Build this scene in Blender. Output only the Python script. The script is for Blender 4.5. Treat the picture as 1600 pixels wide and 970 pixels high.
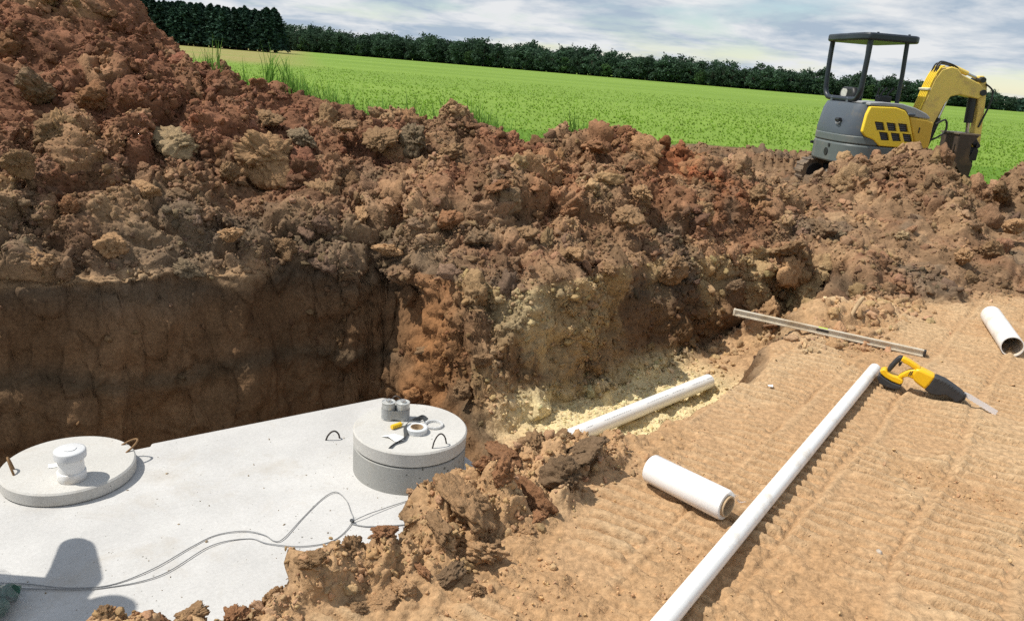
import bpy, bmesh, math, random
import numpy as np
from mathutils import Vector, Matrix, Euler
from concurrent.futures import ThreadPoolExecutor
POOL = ThreadPoolExecutor(6)

random.seed(7); RNG = np.random.default_rng(11)
for o in list(bpy.data.objects): bpy.data.objects.remove(o, do_unlink=True)
scene = bpy.context.scene
COL = scene.collection
rad = math.radians

# ------------------------------------------------------------------ camera
CAM_H = 1.5
cd = bpy.data.cameras.new('camera'); cam = bpy.data.objects.new('camera', cd); COL.objects.link(cam)
cd.sensor_width = 36.0; cd.lens = 36.0 * 1230 / 1600; cd.clip_start = 0.05; cd.clip_end = 6000
cam.matrix_world = Matrix.Translation((0, 0, CAM_H)) @ Matrix.Rotation(rad(90 - 17.25), 4, 'X') @ Matrix.Rotation(rad(4.6), 4, 'Z')
scene.camera = cam

# ------------------------------------------------------------------ sun, sky, exposure
SUN_EL, SHADOW_AZ = rad(57), rad(6)          # shadows fall to the right and slightly away
sun_from = Vector((-math.cos(SHADOW_AZ) * math.cos(SUN_EL), -math.sin(SHADOW_AZ) * math.cos(SUN_EL), math.sin(SUN_EL)))
sl = bpy.data.lights.new('sun', 'SUN'); sl.energy = 5.0; sl.angle = rad(0.53); sl.color = (1.0, 0.945, 0.85)
so = bpy.data.objects.new('sun', sl); COL.objects.link(so); so.rotation_euler = sun_from.to_track_quat('Z', 'Y').to_euler()
so.location = (-20, -5, 30)

world = bpy.data.worlds.new('World'); scene.world = world; world.use_nodes = True
nt = world.node_tree; nt.nodes.clear()
def N(tree, kind, **kw):
    n = tree.nodes.new(kind)
    for k, v in kw.items():
        if k == 'ins':
            for a, b in v.items(): n.inputs[a].default_value = b
        else: setattr(n, k, v)
    return n
def L(tree, a, ao, b, bi): tree.links.new(a.outputs[ao], b.inputs[bi])
out = N(nt, 'ShaderNodeOutputWorld'); 
sky = N(nt, 'ShaderNodeTexSky', sky_type='NISHITA', sun_disc=False, sun_elevation=SUN_EL, sun_rotation=math.atan2(sun_from.x, sun_from.y))
sky.air_density = 1.0; sky.dust_density = 0.15; sky.ozone_density = 1.2
bsky = N(nt, 'ShaderNodeBackground', ins={'Strength': 0.115}); L(nt, sky, 0, bsky, 0)
geo = N(nt, 'ShaderNodeTexCoord')
sep = N(nt, 'ShaderNodeSeparateXYZ'); L(nt, geo, 'Generated', sep, 0)
mz = N(nt, 'ShaderNodeMath', operation='MAXIMUM', ins={1: 0.0}); L(nt, sep, 'Z', mz, 0)
az = N(nt, 'ShaderNodeMath', operation='ADD', ins={1: 0.16}); L(nt, mz, 0, az, 0)
dx = N(nt, 'ShaderNodeMath', operation='DIVIDE'); L(nt, sep, 'X', dx, 0); L(nt, az, 0, dx, 1)
dy = N(nt, 'ShaderNodeMath', operation='DIVIDE'); L(nt, sep, 'Y', dy, 0); L(nt, az, 0, dy, 1)
cmb = N(nt, 'ShaderNodeCombineXYZ'); L(nt, dx, 0, cmb, 0); L(nt, dy, 0, cmb, 1)
n1 = N(nt, 'ShaderNodeTexNoise', ins={'Scale': 0.75, 'Detail': 9.0, 'Roughness': 0.60, 'Distortion': 0.35}); L(nt, cmb, 0, n1, 'Vector')
r1 = N(nt, 'ShaderNodeValToRGB'); L(nt, n1, 0, r1, 0)
r1.color_ramp.elements[0].position = 0.38; r1.color_ramp.elements[0].color = (0.05, 0.05, 0.05, 1)
r1.color_ramp.elements[1].position = 0.51; r1.color_ramp.elements[1].color = (1, 1, 1, 1)
mp = N(nt, 'ShaderNodeMapping', ins={'Location': (3.1, 7.7, 2.0)}); L(nt, cmb, 0, mp, 0)
n2 = N(nt, 'ShaderNodeTexNoise', ins={'Scale': 1.9, 'Detail': 8.0, 'Roughness': 0.58, 'Distortion': 0.2}); L(nt, mp, 0, n2, 'Vector')
r2 = N(nt, 'ShaderNodeValToRGB'); L(nt, n2, 0, r2, 0)
r2.color_ramp.elements[0].position = 0.40; r2.color_ramp.elements[0].color = (0.50, 0.61, 0.74, 1)
r2.color_ramp.elements[1].position = 0.60; r2.color_ramp.elements[1].color = (0.96, 0.98, 1.0, 1)
bcl = N(nt, 'ShaderNodeBackground', ins={'Strength': 0.84}); L(nt, r2, 0, bcl, 0)
mxw = N(nt, 'ShaderNodeMixShader'); L(nt, r1, 0, mxw, 0); L(nt, bsky, 0, mxw, 1); L(nt, bcl, 0, mxw, 2)
L(nt, mxw, 0, out, 0)
world.cycles.sampling_method = 'MANUAL'; world.cycles.sample_map_resolution = 512

scene.view_settings.view_transform = 'Standard'; scene.view_settings.look = 'None'
scene.view_settings.exposure = 0.0; scene.view_settings.gamma = 1.0; scene.view_settings.use_curve_mapping = False
scene.cycles.max_bounces = 4; scene.cycles.diffuse_bounces = 3; scene.cycles.glossy_bounces = 2; scene.cycles.transmission_bounces = 3; scene.cycles.transparent_max_bounces = 6
scene.cycles.use_adaptive_sampling = True; scene.cycles.adaptive_threshold = 0.02
scene.cycles.use_denoising = False

# ------------------------------------------------------------------ numpy noise
def _h(ix, iy, iz, seed):
    h = (ix.astype(np.uint32) * np.uint32(374761393)) ^ (iy.astype(np.uint32) * np.uint32(668265263)) ^ (iz.astype(np.uint32) * np.uint32(2147483647 - 5)) ^ np.uint32((seed * 1274126177) & 0xffffffff)
    h = (h ^ (h >> np.uint32(13))) * np.uint32(1274126177)
    h = (h ^ (h >> np.uint32(15))) * np.uint32(2246822519)
    return h ^ (h >> np.uint32(16))
def par(fn, p, seed):
    if len(p) < 60000: return fn(p, seed)
    r = list(POOL.map(lambda q: fn(q, seed), np.array_split(p, 12)))
    return tuple(np.concatenate(c) for c in zip(*r)) if isinstance(r[0], tuple) else np.concatenate(r)
def perlin(p, seed=0): return par(_perlin, np.asarray(p, np.float32), seed)
def worley(p, seed=0): return par(_worley, np.asarray(p, np.float32), seed)
def _perlin2(p, seed=0):
    i = np.floor(p).astype(np.int32); f = p - i; w = f * f * f * (f * (f * 6 - 15) + 10); r = 0; k = np.full(len(p), 3, np.int32)
    for cx in (0, 1):
        for cy in (0, 1):
            h = _h(i[:, 0] + cx, i[:, 1] + cy, k, seed); a = (h & np.uint32(4095)).astype(np.float32) * np.float32(2 * math.pi / 4096)
            r = r + (np.cos(a) * (f[:, 0] - cx) + np.sin(a) * (f[:, 1] - cy)) * (w[:, 0] if cx else 1 - w[:, 0]) * (w[:, 1] if cy else 1 - w[:, 1])
    return r * 1.25
def _perlin(p, seed=0):
    p = np.asarray(p, np.float32); i = np.floor(p).astype(np.int32); f = p - i; w = f * f * f * (f * (f * 6 - 15) + 10)
    r = 0
    for cx in (0, 1):
        for cy in (0, 1):
            for cz in (0, 1):
                h = _h(i[:, 0] + cx, i[:, 1] + cy, i[:, 2] + cz, seed)
                gx = (h & np.uint32(1023)).astype(np.float32) / 511.5 - 1
                gy = ((h >> np.uint32(10)) & np.uint32(1023)).astype(np.float32) / 511.5 - 1
                gz = ((h >> np.uint32(20)) & np.uint32(1023)).astype(np.float32) / 511.5 - 1
                d = gx * (f[:, 0] - cx) + gy * (f[:, 1] - cy) + gz * (f[:, 2] - cz)
                r = r + d * (w[:, 0] if cx else 1 - w[:, 0]) * (w[:, 1] if cy else 1 - w[:, 1]) * (w[:, 2] if cz else 1 - w[:, 2])
    return r * 1.3
def fbm(p, octv=4, seed=0, gain=0.5):
    r = 0; a = 1.0; p = np.asarray(p, np.float32)
    for k in range(octv): r = r + a * perlin(p, seed + k); p = p * 2.03; a *= gain
    return r
def n2d(x, y, s, seed=0, octv=2):
    sh = x.shape
    p = np.stack([x.ravel() * s + seed * 17.3, y.ravel() * s - seed * 9.1], 1).astype(np.float32); r = 0; a = 1.0
    for k in range(octv): r = r + a * par(_perlin2, p, seed + k); p = p * 2.03; a *= 0.5
    return r.reshape(sh)
def _worley(p, seed=0):
    p = np.asarray(p, np.float32); i = np.floor(p).astype(np.int32)
    f1 = np.full(len(p), 9, np.float32); f2 = f1.copy(); idr = np.zeros(len(p), np.float32)
    for a in (-1, 0, 1):
        for b in (-1, 0, 1):
            for c in (-1, 0, 1):
                jx, jy, jz = i[:, 0] + a, i[:, 1] + b, i[:, 2] + c
                h = _h(jx, jy, jz, seed)
                d = (jx + (h & np.uint32(1023)) / np.float32(1024) - p[:, 0]) ** 2 + (jy + ((h >> np.uint32(10)) & np.uint32(1023)) / np.float32(1024) - p[:, 1]) ** 2 + (jz + ((h >> np.uint32(20)) & np.uint32(1023)) / np.float32(1024) - p[:, 2]) ** 2
                d = d.astype(np.float32); m = d < f1
                f2 = np.where(m, f1, np.minimum(f2, d)); idr = np.where(m, ((h * np.uint32(2654435761)) >> np.uint32(8)).astype(np.float32) / np.float32(16777216), idr); f1 = np.where(m, d, f1)
    return np.sqrt(f1), np.sqrt(f2), idr
def sstep(a, b, x):
    t = np.clip((x - a) / (b - a), 0, 1); return t * t * (3 - 2 * t)

# ------------------------------------------------------------------ mesh helpers
class MB:
    """collects verts and faces of ONE mesh"""
    def __init__(s): s.v = []; s.f = []
    def add(s, vs, fs):
        k = len(s.v); s.v += [tuple(map(float, q)) for q in vs]; s.f += [tuple(k + i for i in q) for q in fs]; return s
    def box(s, c, d, m=None):
        cx, cy, cz = c; x, y, z = d[0] / 2, d[1] / 2, d[2] / 2
        vs = [Vector((sx * x, sy * y, sz * z)) for sx in (-1, 1) for sy in (-1, 1) for sz in (-1, 1)]
        if m is not None: vs = [m @ q for q in vs]
        return s.add([(q[0] + cx, q[1] + cy, q[2] + cz) for q in vs], [(0, 1, 3, 2), (4, 6, 7, 5), (0, 4, 5, 1), (2, 3, 7, 6), (0, 2, 6, 4), (1, 5, 7, 3)])
    def prism(s, poly, a, b, axis='y'):
        """extrude a 2D polygon; axis 'y': poly is (x,z) from y=a to y=b; 'z': (x,y) from z=a to z=b"""
        n = len(poly)
        mk = (lambda p, t: (p[0], t, p[1])) if axis == 'y' else ((lambda p, t: (p[0], p[1], t)) if axis == 'z' else (lambda p, t: (t, p[0], p[1])))
        return s.add([mk(p, a) for p in poly] + [mk(p, b) for p in poly],
                     [tuple(range(n))[::-1], tuple(range(n, 2 * n))] + [(i, (i + 1) % n, n + (i + 1) % n, n + i) for i in range(n)])
    def tube(s, pts, r, n=10, cap=True, closed=False):
        pts = [Vector(p) for p in pts]; m = len(pts); rr = r if hasattr(r, '__len__') else [r] * m
        rings = []; up = None
        for i, p in enumerate(pts):
            if closed: t = pts[(i + 1) % m] - pts[i - 1]
            else: t = pts[min(i + 1, m - 1)] - pts[max(i - 1, 0)]
            t.normalize()
            if up is None: up = Vector((0, 0, 1)) if abs(t.z) < 0.9 else Vector((1, 0, 0))
            a = t.cross(up).normalized(); b = a.cross(t).normalized(); up = b
            rings.append([p + (a * math.cos(2 * math.pi * k / n) + b * math.sin(2 * math.pi * k / n)) * rr[i] for k in range(n)])
        vs = [q for r_ in rings for q in r_]; fs = []
        for i in range(m if closed else m - 1):
            j = (i + 1) % m
            for k in range(n): fs.append((i * n + k, i * n + (k + 1) % n, j * n + (k + 1) % n, j * n + k))
        if cap and not closed: fs += [tuple(range(n))[::-1], tuple((m - 1) * n + k for k in range(n))]
        return s.add(vs, fs)
    def lathe(s, prof, n=32, c=(0, 0, 0), closed=False):
        """profile of (r,z) turned about z"""
        vs = []; fs = []; m = len(prof)
        for i in range(n):
            a = 2 * math.pi * i / n
            for r_, z in prof: vs.append((c[0] + r_ * math.cos(a), c[1] + r_ * math.sin(a), c[2] + z))
        for i in range(n):
            j = (i + 1) % n
            for k in range(m if closed else m - 1):
                l = (k + 1) % m; fs.append((i * m + k, j * m + k, j * m + l, i * m + l))
        return s.add(vs, fs)
    def build(s, name, mat, parent=None, smooth=False, bevel=0, seg=2, angle=40):
        me = bpy.data.meshes.new(name); me.from_pydata(s.v, [], s.f)
        bm = bmesh.new(); bm.from_mesh(me); bmesh.ops.remove_doubles(bm, verts=bm.verts, dist=1e-6); bmesh.ops.recalc_face_normals(bm, faces=bm.faces); bm.to_mesh(me); bm.free()
        o = bpy.data.objects.new(name, me); COL.objects.link(o)
        if mat: me.materials.append(mat)
        if parent: o.parent = parent
        if bevel:
            b = o.modifiers.new('bevel', 'BEVEL'); b.width = bevel; b.segments = seg; b.limit_method = 'ANGLE'; b.angle_limit = rad(30)
        if smooth or bevel:
            me.polygons.foreach_set('use_smooth', [True] * len(me.polygons))
            try: me.set_sharp_from_angle(angle=rad(angle))
            except Exception: pass
        return o
def tag(o, label=None, cat=None, group=None, kind=None):
    if label: o['label'] = label
    if cat: o['category'] = cat
    if group: o['group'] = group
    if kind: o['kind'] = kind
    return o
def empty(name, loc, rz=0, label=None, cat=None, group=None, rot=None):
    o = bpy.data.objects.new(name, None); COL.objects.link(o); o.location = loc; o.empty_display_size = 0.1
    o.rotation_euler = rot if rot else (0, 0, rz)
    return tag(o, label, cat, group)

# ------------------------------------------------------------------ materials
def mat(name, col, rough=0.6, metal=0.0, var=0.0, vscale=8.0, bump=0.0, bscale=60.0, dirt=None, dscale=3.0, dlo=0.5, dhi=0.7, spec=0.5, trans=0.0, alpha=1.0, bdist=0.01):
    m = bpy.data.materials.new(name); m.use_nodes = True; t = m.node_tree; b = t.nodes['Principled BSDF']
    b.inputs['Base Color'].default_value = (*col, 1); b.inputs['Roughness'].default_value = rough; b.inputs['Metallic'].default_value = metal
    b.inputs['Specular IOR Level'].default_value = spec; b.inputs['Transmission Weight'].default_value = trans; b.inputs['Alpha'].default_value = alpha
    tc = N(t, 'ShaderNodeTexCoord'); last = None
    if var:
        n = N(t, 'ShaderNodeTexNoise', ins={'Scale': vscale, 'Detail': 6.0, 'Roughness': 0.65}); L(t, tc, 'Object', n, 'Vector')
        mr = N(t, 'ShaderNodeMapRange', ins={1: 0.25, 2: 0.75, 3: 1 - var, 4: 1 + var}); L(t, n, 0, mr, 0)
        mx = N(t, 'ShaderNodeVectorMath', operation='SCALE'); mx.inputs[0].default_value = col; L(t, mr, 0, mx, 'Scale'); last = (mx, 0)
    if dirt:
        n = N(t, 'ShaderNodeTexNoise', ins={'Scale': dscale, 'Detail': 8.0, 'Roughness': 0.7}); L(t, tc, 'Object', n, 'Vector')
        mr = N(t, 'ShaderNodeMapRange', ins={1: dlo, 2: dhi}); L(t, n, 0, mr, 0)
        mx = N(t, 'ShaderNodeMix', data_type='RGBA'); L(t, mr, 0, mx, 0)
        if last: L(t, last[0], last[1], mx, 6)
        else: mx.inputs[6].default_value = (*col, 1)
        mx.inputs[7].default_value = (*dirt, 1); last = (mx, 2)
        mr2 = N(t, 'ShaderNodeMapRange', ins={1: dlo, 2: dhi, 3: rough, 4: 0.9}); L(t, n, 0, mr2, 0); L(t, mr2, 0, b, 'Roughness')
    if last: L(t, last[0], last[1], b, 'Base Color')
    if bump:
        n = N(t, 'ShaderNodeTexNoise', ins={'Scale': bscale, 'Detail': 5.0, 'Roughness': 0.6}); L(t, tc, 'Object', n, 'Vector')
        bp = N(t, 'ShaderNodeBump', ins={'Strength': bump, 'Distance': bdist}); L(t, n, 0, bp, 'Height'); L(t, bp, 0, b, 'Normal')
    return m
def soil_mat(name, attr_type, attr, coord):
    """crumbly soil: colour from an attribute, fine grain and relief from noise"""
    m = bpy.data.materials.new(name); m.use_nodes = True; t = m.node_tree; b = t.nodes['Principled BSDF']
    b.inputs['Roughness'].default_value = 0.95; b.inputs['Specular IOR Level'].default_value = 0.12
    a = N(t, 'ShaderNodeAttribute', attribute_type=attr_type, attribute_name=attr)
    tc = N(t, 'ShaderNodeTexCoord'); g = N(t, 'ShaderNodeNewGeometry')
    src = (g, 'Position') if coord == 'pos' else (tc, 'Object')
    na = N(t, 'ShaderNodeTexNoise', ins={'Scale': 45.0 if coord == 'pos' else 5.0, 'Detail': 4.0, 'Roughness': 0.7}); L(t, *src, na, 'Vector')
    mr = N(t, 'ShaderNodeMapRange', ins={1: 0.28, 2: 0.72, 3: 0.66, 4: 1.34}); L(t, na, 0, mr, 0)
    mx = N(t, 'ShaderNodeVectorMath', operation='SCALE'); L(t, a, 'Color', mx, 0); L(t, mr, 0, mx, 'Scale')
    L(t, mx, 0, b, 'Base Color')
    nb = N(t, 'ShaderNodeTexNoise', ins={'Scale': 70.0 if coord == 'pos' else 6.0, 'Detail': 4.0, 'Roughness': 0.65}); L(t, *src, nb, 'Vector')
    wv = N(t, 'ShaderNodeVectorMath', operation='MULTIPLY_ADD'); wv.inputs[1].default_value = (0.03,) * 3 if coord == 'pos' else (0.4,) * 3; L(t, na, 'Color', wv, 0); L(t, *src, wv, 2)
    vo = N(t, 'ShaderNodeTexVoronoi', feature='F1', ins={'Scale': 48.0 if coord == 'pos' else 3.6, 'Randomness': 1.0}); L(t, wv, 0, vo, 'Vector')
    h1 = N(t, 'ShaderNodeMath', operation='MULTIPLY_ADD', ins={1: -0.5}); L(t, vo, 'Distance', h1, 0); L(t, nb, 0, h1, 2)
    bp = N(t, 'ShaderNodeBump', ins={'Strength': 0.85, 'Distance': 0.0065}); L(t, h1, 0, bp, 'Height'); L(t, bp, 0, b, 'Normal')
    if coord != 'pos':      # relief in proportion to the size of the clod
        sa = N(t, 'ShaderNodeAttribute', attribute_type=attr_type, attribute_name='scl'); sm = N(t, 'ShaderNodeSeparateXYZ'); L(t, sa, 'Vector', sm, 0)
        ml = N(t, 'ShaderNodeMath', operation='MULTIPLY', ins={1: 0.13}); L(t, sm, 0, ml, 0); L(t, ml, 0, bp, 'Distance')
    return m
# ================================================================== the excavated ground
RIM = np.array([(-12, -0.4), (-8, 1.8), (-3.06, 4.5), (-1.76, 5.2), (-0.9, 5.45), (-0.3, 4.6), (0, 4.6), (1.0, 5.5), (1.9, 6.2), (2.45, 6.1), (2.75, 5.8), (3.2, 5.85), (4.1, 6.25), (6, 7.2), (9, 8.6), (14, 11)])
CREST = np.array([(-12, 5.6, 4.2), (-8, 6.4, 3.5), (-5.6, 7.0, 2.6), (-4.3, 7.25, 2.02), (-3.75, 7.3, 1.78), (-3.25, 7.3, 1.34), (-2.85, 7.3, 1.17), (-2.15, 7.2, 1.08), (-1.5, 7.2, 0.90), (-0.7, 7.3, 0.98), (0.33, 7.4, 0.86), (0.8, 7.6, 0.96),
                  (1.35, 7.8, 0.93), (1.85, 7.9, 0.80), (2.3, 8.1, 0.56), (2.8, 8.5, 0.50), (3.3, 8.9, 0.55), (3.75, 9.0, 0.72), (3.98, 9.0, 0.66), (4.24, 9.0, 0.92), (4.46, 9.0, 0.62), (4.70, 9.0, 0.42), (5.15, 9.0, 0.42), (5.35, 9.0, 0.60), (5.7, 9.1, 0.84), (7, 9.6, 1.1), (10, 11, 1.0), (14, 13, 0.8)])
PIT = np.array([(-9, 1.25), (-3.06, 4.5), (-1.76, 5.2), (-0.95, 5.58), (-0.62, 5.35), (-0.22, 4.72), (0.02, 4.35), (0.30, 3.9), (0.46, 3.4), (0.42, 3.02), (0.06, 2.78), (-0.17, 2.54), (-0.27, 2.16), (-0.42, 2.00), (-0.56, 1.84), (-0.77, 1.70), (-1.03, 1.60), (-1.5, 1.25), (-3.0, 0.0), (-9, -4.7)])
TA, TB = np.array([-0.05, 3.95]), np.array([2.3, 6.22])
def seg_dist(x, y, a, b):
    ax, ay = a; bx, by = b; dx, dy = bx - ax, by - ay; t = np.clip(((x - ax) * dx + (y - ay) * dy) / (dx * dx + dy * dy), 0, 1)
    return np.hypot(x - ax - t * dx, y - ay - t * dy), t
def poly_sd(x, y, P):
    """signed distance, positive inside"""
    d = np.full(x.shape, 1e9); ins = np.zeros(x.shape, bool)
    for i in range(len(P)):
        a, b = P[i], P[(i + 1) % len(P)]; d = np.minimum(d, seg_dist(x, y, a, b)[0])
        c = ((a[1] > y) != (b[1] > y)); xi = (b[0] - a[0]) * (y - a[1]) / (b[1] - a[1] + 1e-12) + a[0]; ins ^= c & (x < xi)
    return np.where(ins, d, -d)
def smin(a, b, k): h = np.clip(0.5 + 0.5 * (b - a) / k, 0, 1); return b * (1 - h) + a * h - k * h * (1 - h)
def hbase(x, y, full=False):
    wx = 0.10 * n2d(x, y, 1.3, 3) + 0.05 * n2d(x, y, 4.1, 5, 1); wy = 0.10 * n2d(x, y, 1.3, 8) + 0.05 * n2d(x, y, 4.1, 9, 1)
    xs, ys = x + 1.3 * wx, y + 1.3 * wy
    ry = np.interp(xs, RIM[:, 0], RIM[:, 1]); cy = np.interp(xs, CREST[:, 0], CREST[:, 1]); ch = np.interp(xs, CREST[:, 0], CREST[:, 2])
    t = np.clip((ys - ry) / (cy - ry), 0, 1)
    pw = np.interp(xs, [-3, -0.6, 0, 2.3, 3, 5], [0.82, 0.85, 1.1, 1.1, 0.85, 0.85])
    near = ch * t ** pw
    far = ch - 0.62 * np.maximum(ys - cy, 0) * np.clip((ys - cy) * 2.5, 0.2, 1)
    sp = np.maximum(smin(near, far, 0.10), 0)
    spoil = sstep(-0.10, 0.10, ys - ry) * sstep(-0.02, 0.05, far)
    # soft gullies and humps in the heap
    sp = sp + spoil * (0.16 * n2d(x, y, 0.9, 21, 2) + 0.05 * n2d(x, y, 2.6, 25, 2)) * np.clip(sp / 0.4, 0.15, 1)
    # rough strip of earth behind the heap, where the machine has tracked
    # berm left along the near edge of the pit
    xq, yq = x + 0.7 * wx, y + 0.7 * wy
    sd = poly_sd(xq, yq, PIT)
    sd = sd + (0.09 * n2d(x, y, 1.5, 13, 3) + 0.025 * n2d(x, y, 7.0, 15, 2)) * sstep(3.4, 4.2, y)
    nearside = sstep(3.9, 3.2, y) * sstep(-2.6, -1.6, x)
    berm = 0.035 * np.exp(-(np.minimum(sd, 0) / 0.30) ** 2) * nearside
    dr = np.minimum.reduce([seg_dist(xq, yq, a, b)[0] / w - 0 for a, b, w in (((0.36, 2.84), (0.12, 2.68), 1.0), ((0.12, 2.68), (0.10, 2.52), 1.1), ((0.14, 2.56), (-0.10, 2.34), 1.25), ((-0.10, 2.34), (-0.22, 2.12), 1.1), ((-0.22, 2.12), (-0.45, 1.93), 0.8), ((-0.45, 1.93), (-0.72, 1.70), 0.6), ((-0.72, 1.70), (-1.15, 1.52), 0.45))])
    ridge_ = np.exp(-(dr / 0.13) ** 2); rh = np.interp(x, [-1.2, -0.6, -0.35, -0.1, 0.2, 0.4], [0.015, 0.02, 0.022, 0.038, 0.028, 0.006]); berm = berm + ridge_ * rh
    heap2 = 0.26 * np.exp(-(((x - 4.7 - 0.35 * (y - 15.8)) / 1.6) ** 2 + ((y - 15.8) / 0.7) ** 2)); heap2 = heap2 + 0.46 * np.exp(-(((x - 4.33) / 0.45) ** 2 + ((y - 11.05) / 0.30) ** 2)); z = np.maximum(sp, 0) + berm + heap2 * (1 + 0.5 * n2d(x, y, 1.5, 17, 2))
    # trench
    d, ta = seg_dist(xq, yq, TA, TB)
    side = (xq - TA[0]) * (TB[1] - TA[1]) - (yq - TA[1]) * (TB[0] - TA[0])      # >0: near side
    sl_near = np.interp(ta, [0, 0.35, 0.55, 1], [1.35, 1.45, 2.0, 2.2]); hw_near = np.interp(ta, [0, 0.3, 0.5, 1], [0.52, 0.52, 0.36, 0.30]); sl_far = np.interp(ta, [0, 0.10, 0.17, 0.25, 0.5, 1], [1.2, 0.95, 1.15, 2.7, 3.2, 2.6])
    sl = np.where(side > 0, sl_near, sl_far)
    floor = np.interp(ta, [0, 0.6, 1], [-0.70, -0.67, -0.42])
    zt = floor + np.maximum(d - np.where(side > 0, hw_near, np.interp(ta, [0.15, 0.3, 0.6, 1], [0.27, 0.42, 0.42, 0.30])), 0) * sl + 0.02 * n2d(x, y, 5, 31)
    cut_t = zt < z; z = smin(z, zt, 0.05)
    zp = -7.5 * sd; zp = np.maximum(zp, -2.0); cut_p = (zp < z) & (sd > -0.4); z = smin(z, zp, 0.03)
    z = np.where(z < -2.0, -2.0, z)
    if full: return z, dict(sp=spoil, sd=sd, d=d, ta=ta, side=side, cut_t=cut_t, cut_p=cut_p, ry=ry, cy=cy, ch=ch, ridge=ridge_, heap2=heap2)
    return z

NX, NY, NF = 1100, 1000, 1500
YMIN, YMAX = 0.4, 20.0
u = np.linspace(-1, 1, NX); u = u * (0.72 + 0.28 * u * u)
wid = lambda y: 3.4 + 0.66 * y
yf = YMIN + (YMAX - YMIN) * np.linspace(0, 1, NF) ** 1.6
UU, YF = np.meshgrid(u[::5], yf, indexing='ij')
ZF = hbase(UU * wid(YF), YF)
dyv = np.diff(YF, axis=1); dzv = np.diff(ZF, axis=1)
rng = np.hypot(YF[:, 1:], 1.6)
zm = 0.5 * (ZF[:, 1:] + ZF[:, :-1]); ym = 0.5 * (YF[:, 1:] + YF[:, :-1])
spc_ = 0.0025 + 0.0016 * rng                                    # wanted row spacing: finer near, coarser far
spc_ = spc_ * np.where(dzv < -0.35 * dyv, 4.0, 1.0) * np.where(zm < -1.25, 8.0, 1.0) * (1 + 5 * sstep(9.2, 10.5, ym)) * (1 + 1.5 * sstep(1.4, 0.8, ym))
wgt = np.sqrt(dyv ** 2 + (0.9 * dzv) ** 2) / spc_
ker = np.ones(7) / 7
for _ in range(2): wgt = np.apply_along_axis(lambda c: np.convolve(np.pad(c, 3, 'edge'), ker, 'valid'), 0, wgt)
cum = np.concatenate([np.zeros((len(wgt), 1)), np.cumsum(wgt, 1)], 1); cum /= cum[:, -1:]
tv = np.linspace(0, 1, NY)
Yc = np.stack([np.interp(tv, cum[i], yf) for i in range(len(cum))]); ip = np.interp(np.arange(NX), np.arange(NX)[::5], np.arange(len(cum))); i0 = np.minimum(ip.astype(int), len(cum) - 2); fr = (ip - i0)[:, None]; Y = Yc[i0] * (1 - fr) + Yc[i0 + 1] * fr; X = u[:, None] * wid(Y)
Z, M = hbase(X, Y, True)
P = np.stack([X, Y, Z], -1)
def grid_normals(P):
    a = np.gradient(P, axis=0); b = np.gradient(P, axis=1); n = np.cross(a, b); n /= np.linalg.norm(n, axis=-1, keepdims=True) + 1e-12
    return n * np.where(n[..., 2:3] < 0, -1, 1)
NRM = grid_normals(P)
slope = 1 - np.clip(NRM[..., 2], 0, 1)
# masks
sp = M['sp']; sd = M['sd']
cut = np.maximum(sstep(0.06, -0.02, Z) * (M['cut_t'] | M['cut_p']), 0)
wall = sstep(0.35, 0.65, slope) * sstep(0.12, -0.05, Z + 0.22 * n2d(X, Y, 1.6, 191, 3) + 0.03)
inpit = sstep(-0.03, 0.03, sd)
bench = (1 - sp) * sstep(-0.10, -0.02, Z) * (1 - cut)
p3 = P.reshape(-1, 3).astype(np.float32)
big = n2d(X, Y, 0.55, 41, 3); mid = n2d(X, Y, 1.7, 45, 3)
# grass cover beyond the heap
pad = np.exp(-(((X - 4.2) / 2.6) ** 2 + ((Y - 12.5) / 3.6) ** 2) ** 2) + np.exp(-(((X - 4.6) / 1.6) ** 2 + ((Y - 17) / 3.0) ** 2) ** 2)
back = sstep(0.9, 1.9, Y - M['cy'] + 0.5 * mid) * (1 - sstep(0.25, 0.6, pad + 0.25 * mid))
# tracks of the machine on the bench
TDIR = rad(54); s_ = X * math.cos(rad(64)) + Y * math.sin(rad(64)) + 0.006 * n2d(X, Y, 3, 51); t_ = X * math.sin(TDIR) - Y * math.cos(TDIR) + 0.03 * n2d(X, Y, 1.2, 53) + 0.01 * n2d(X, Y, 6, 54)
lane = np.floor((t_ + 0.26) / 0.34); lf = (t_ + 0.26) / 0.34 - lane
ph = lane * 0.37
saw = np.abs(((s_ / 0.072 + ph) % 1.0) * 2 - 1); brk = sstep(-0.30, -0.05, n2d(X, Y, 2.2, 281, 3)); ridge = 0.034 * (sstep(0.32, 0.58, saw) - 0.5) * (0.12 + 0.88 * brk)
lanemask = sstep(0.02, 0.10, lf) * sstep(0.99, 0.93, lf)
crumb = sstep(0.02, 0.42, n2d(X, Y, 1.1, 57, 3) - 0.35 * np.exp(-((X - 1.9) ** 2 + (Y - 3.6) ** 2) / 1.4) + 0.55 * np.exp(-((X - 0.45) ** 2 + (Y - 2.1) ** 2) / 0.45) + 0.6 * sstep(0.55, 0.0, -sd) * (Y < 4))
edge = -0.012 * np.exp(-((lf - 0.0) / 0.035) ** 2) * sstep(-0.1, 0.4, n2d(X, Y, 2.2, 59)) + 0.008 * np.exp(-((lf - 0.09) / 0.05) ** 2)
track = (1 - sstep(0.03, 0.25, M['ridge'])) * bench * ((ridge * lanemask * (1 - 0.8 * crumb) * (0.45 + 0.75 * np.clip(0.5 + 1.2 * mid, 0, 1))) + edge * (1 - 0.6 * crumb)) * (1 - back)
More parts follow.
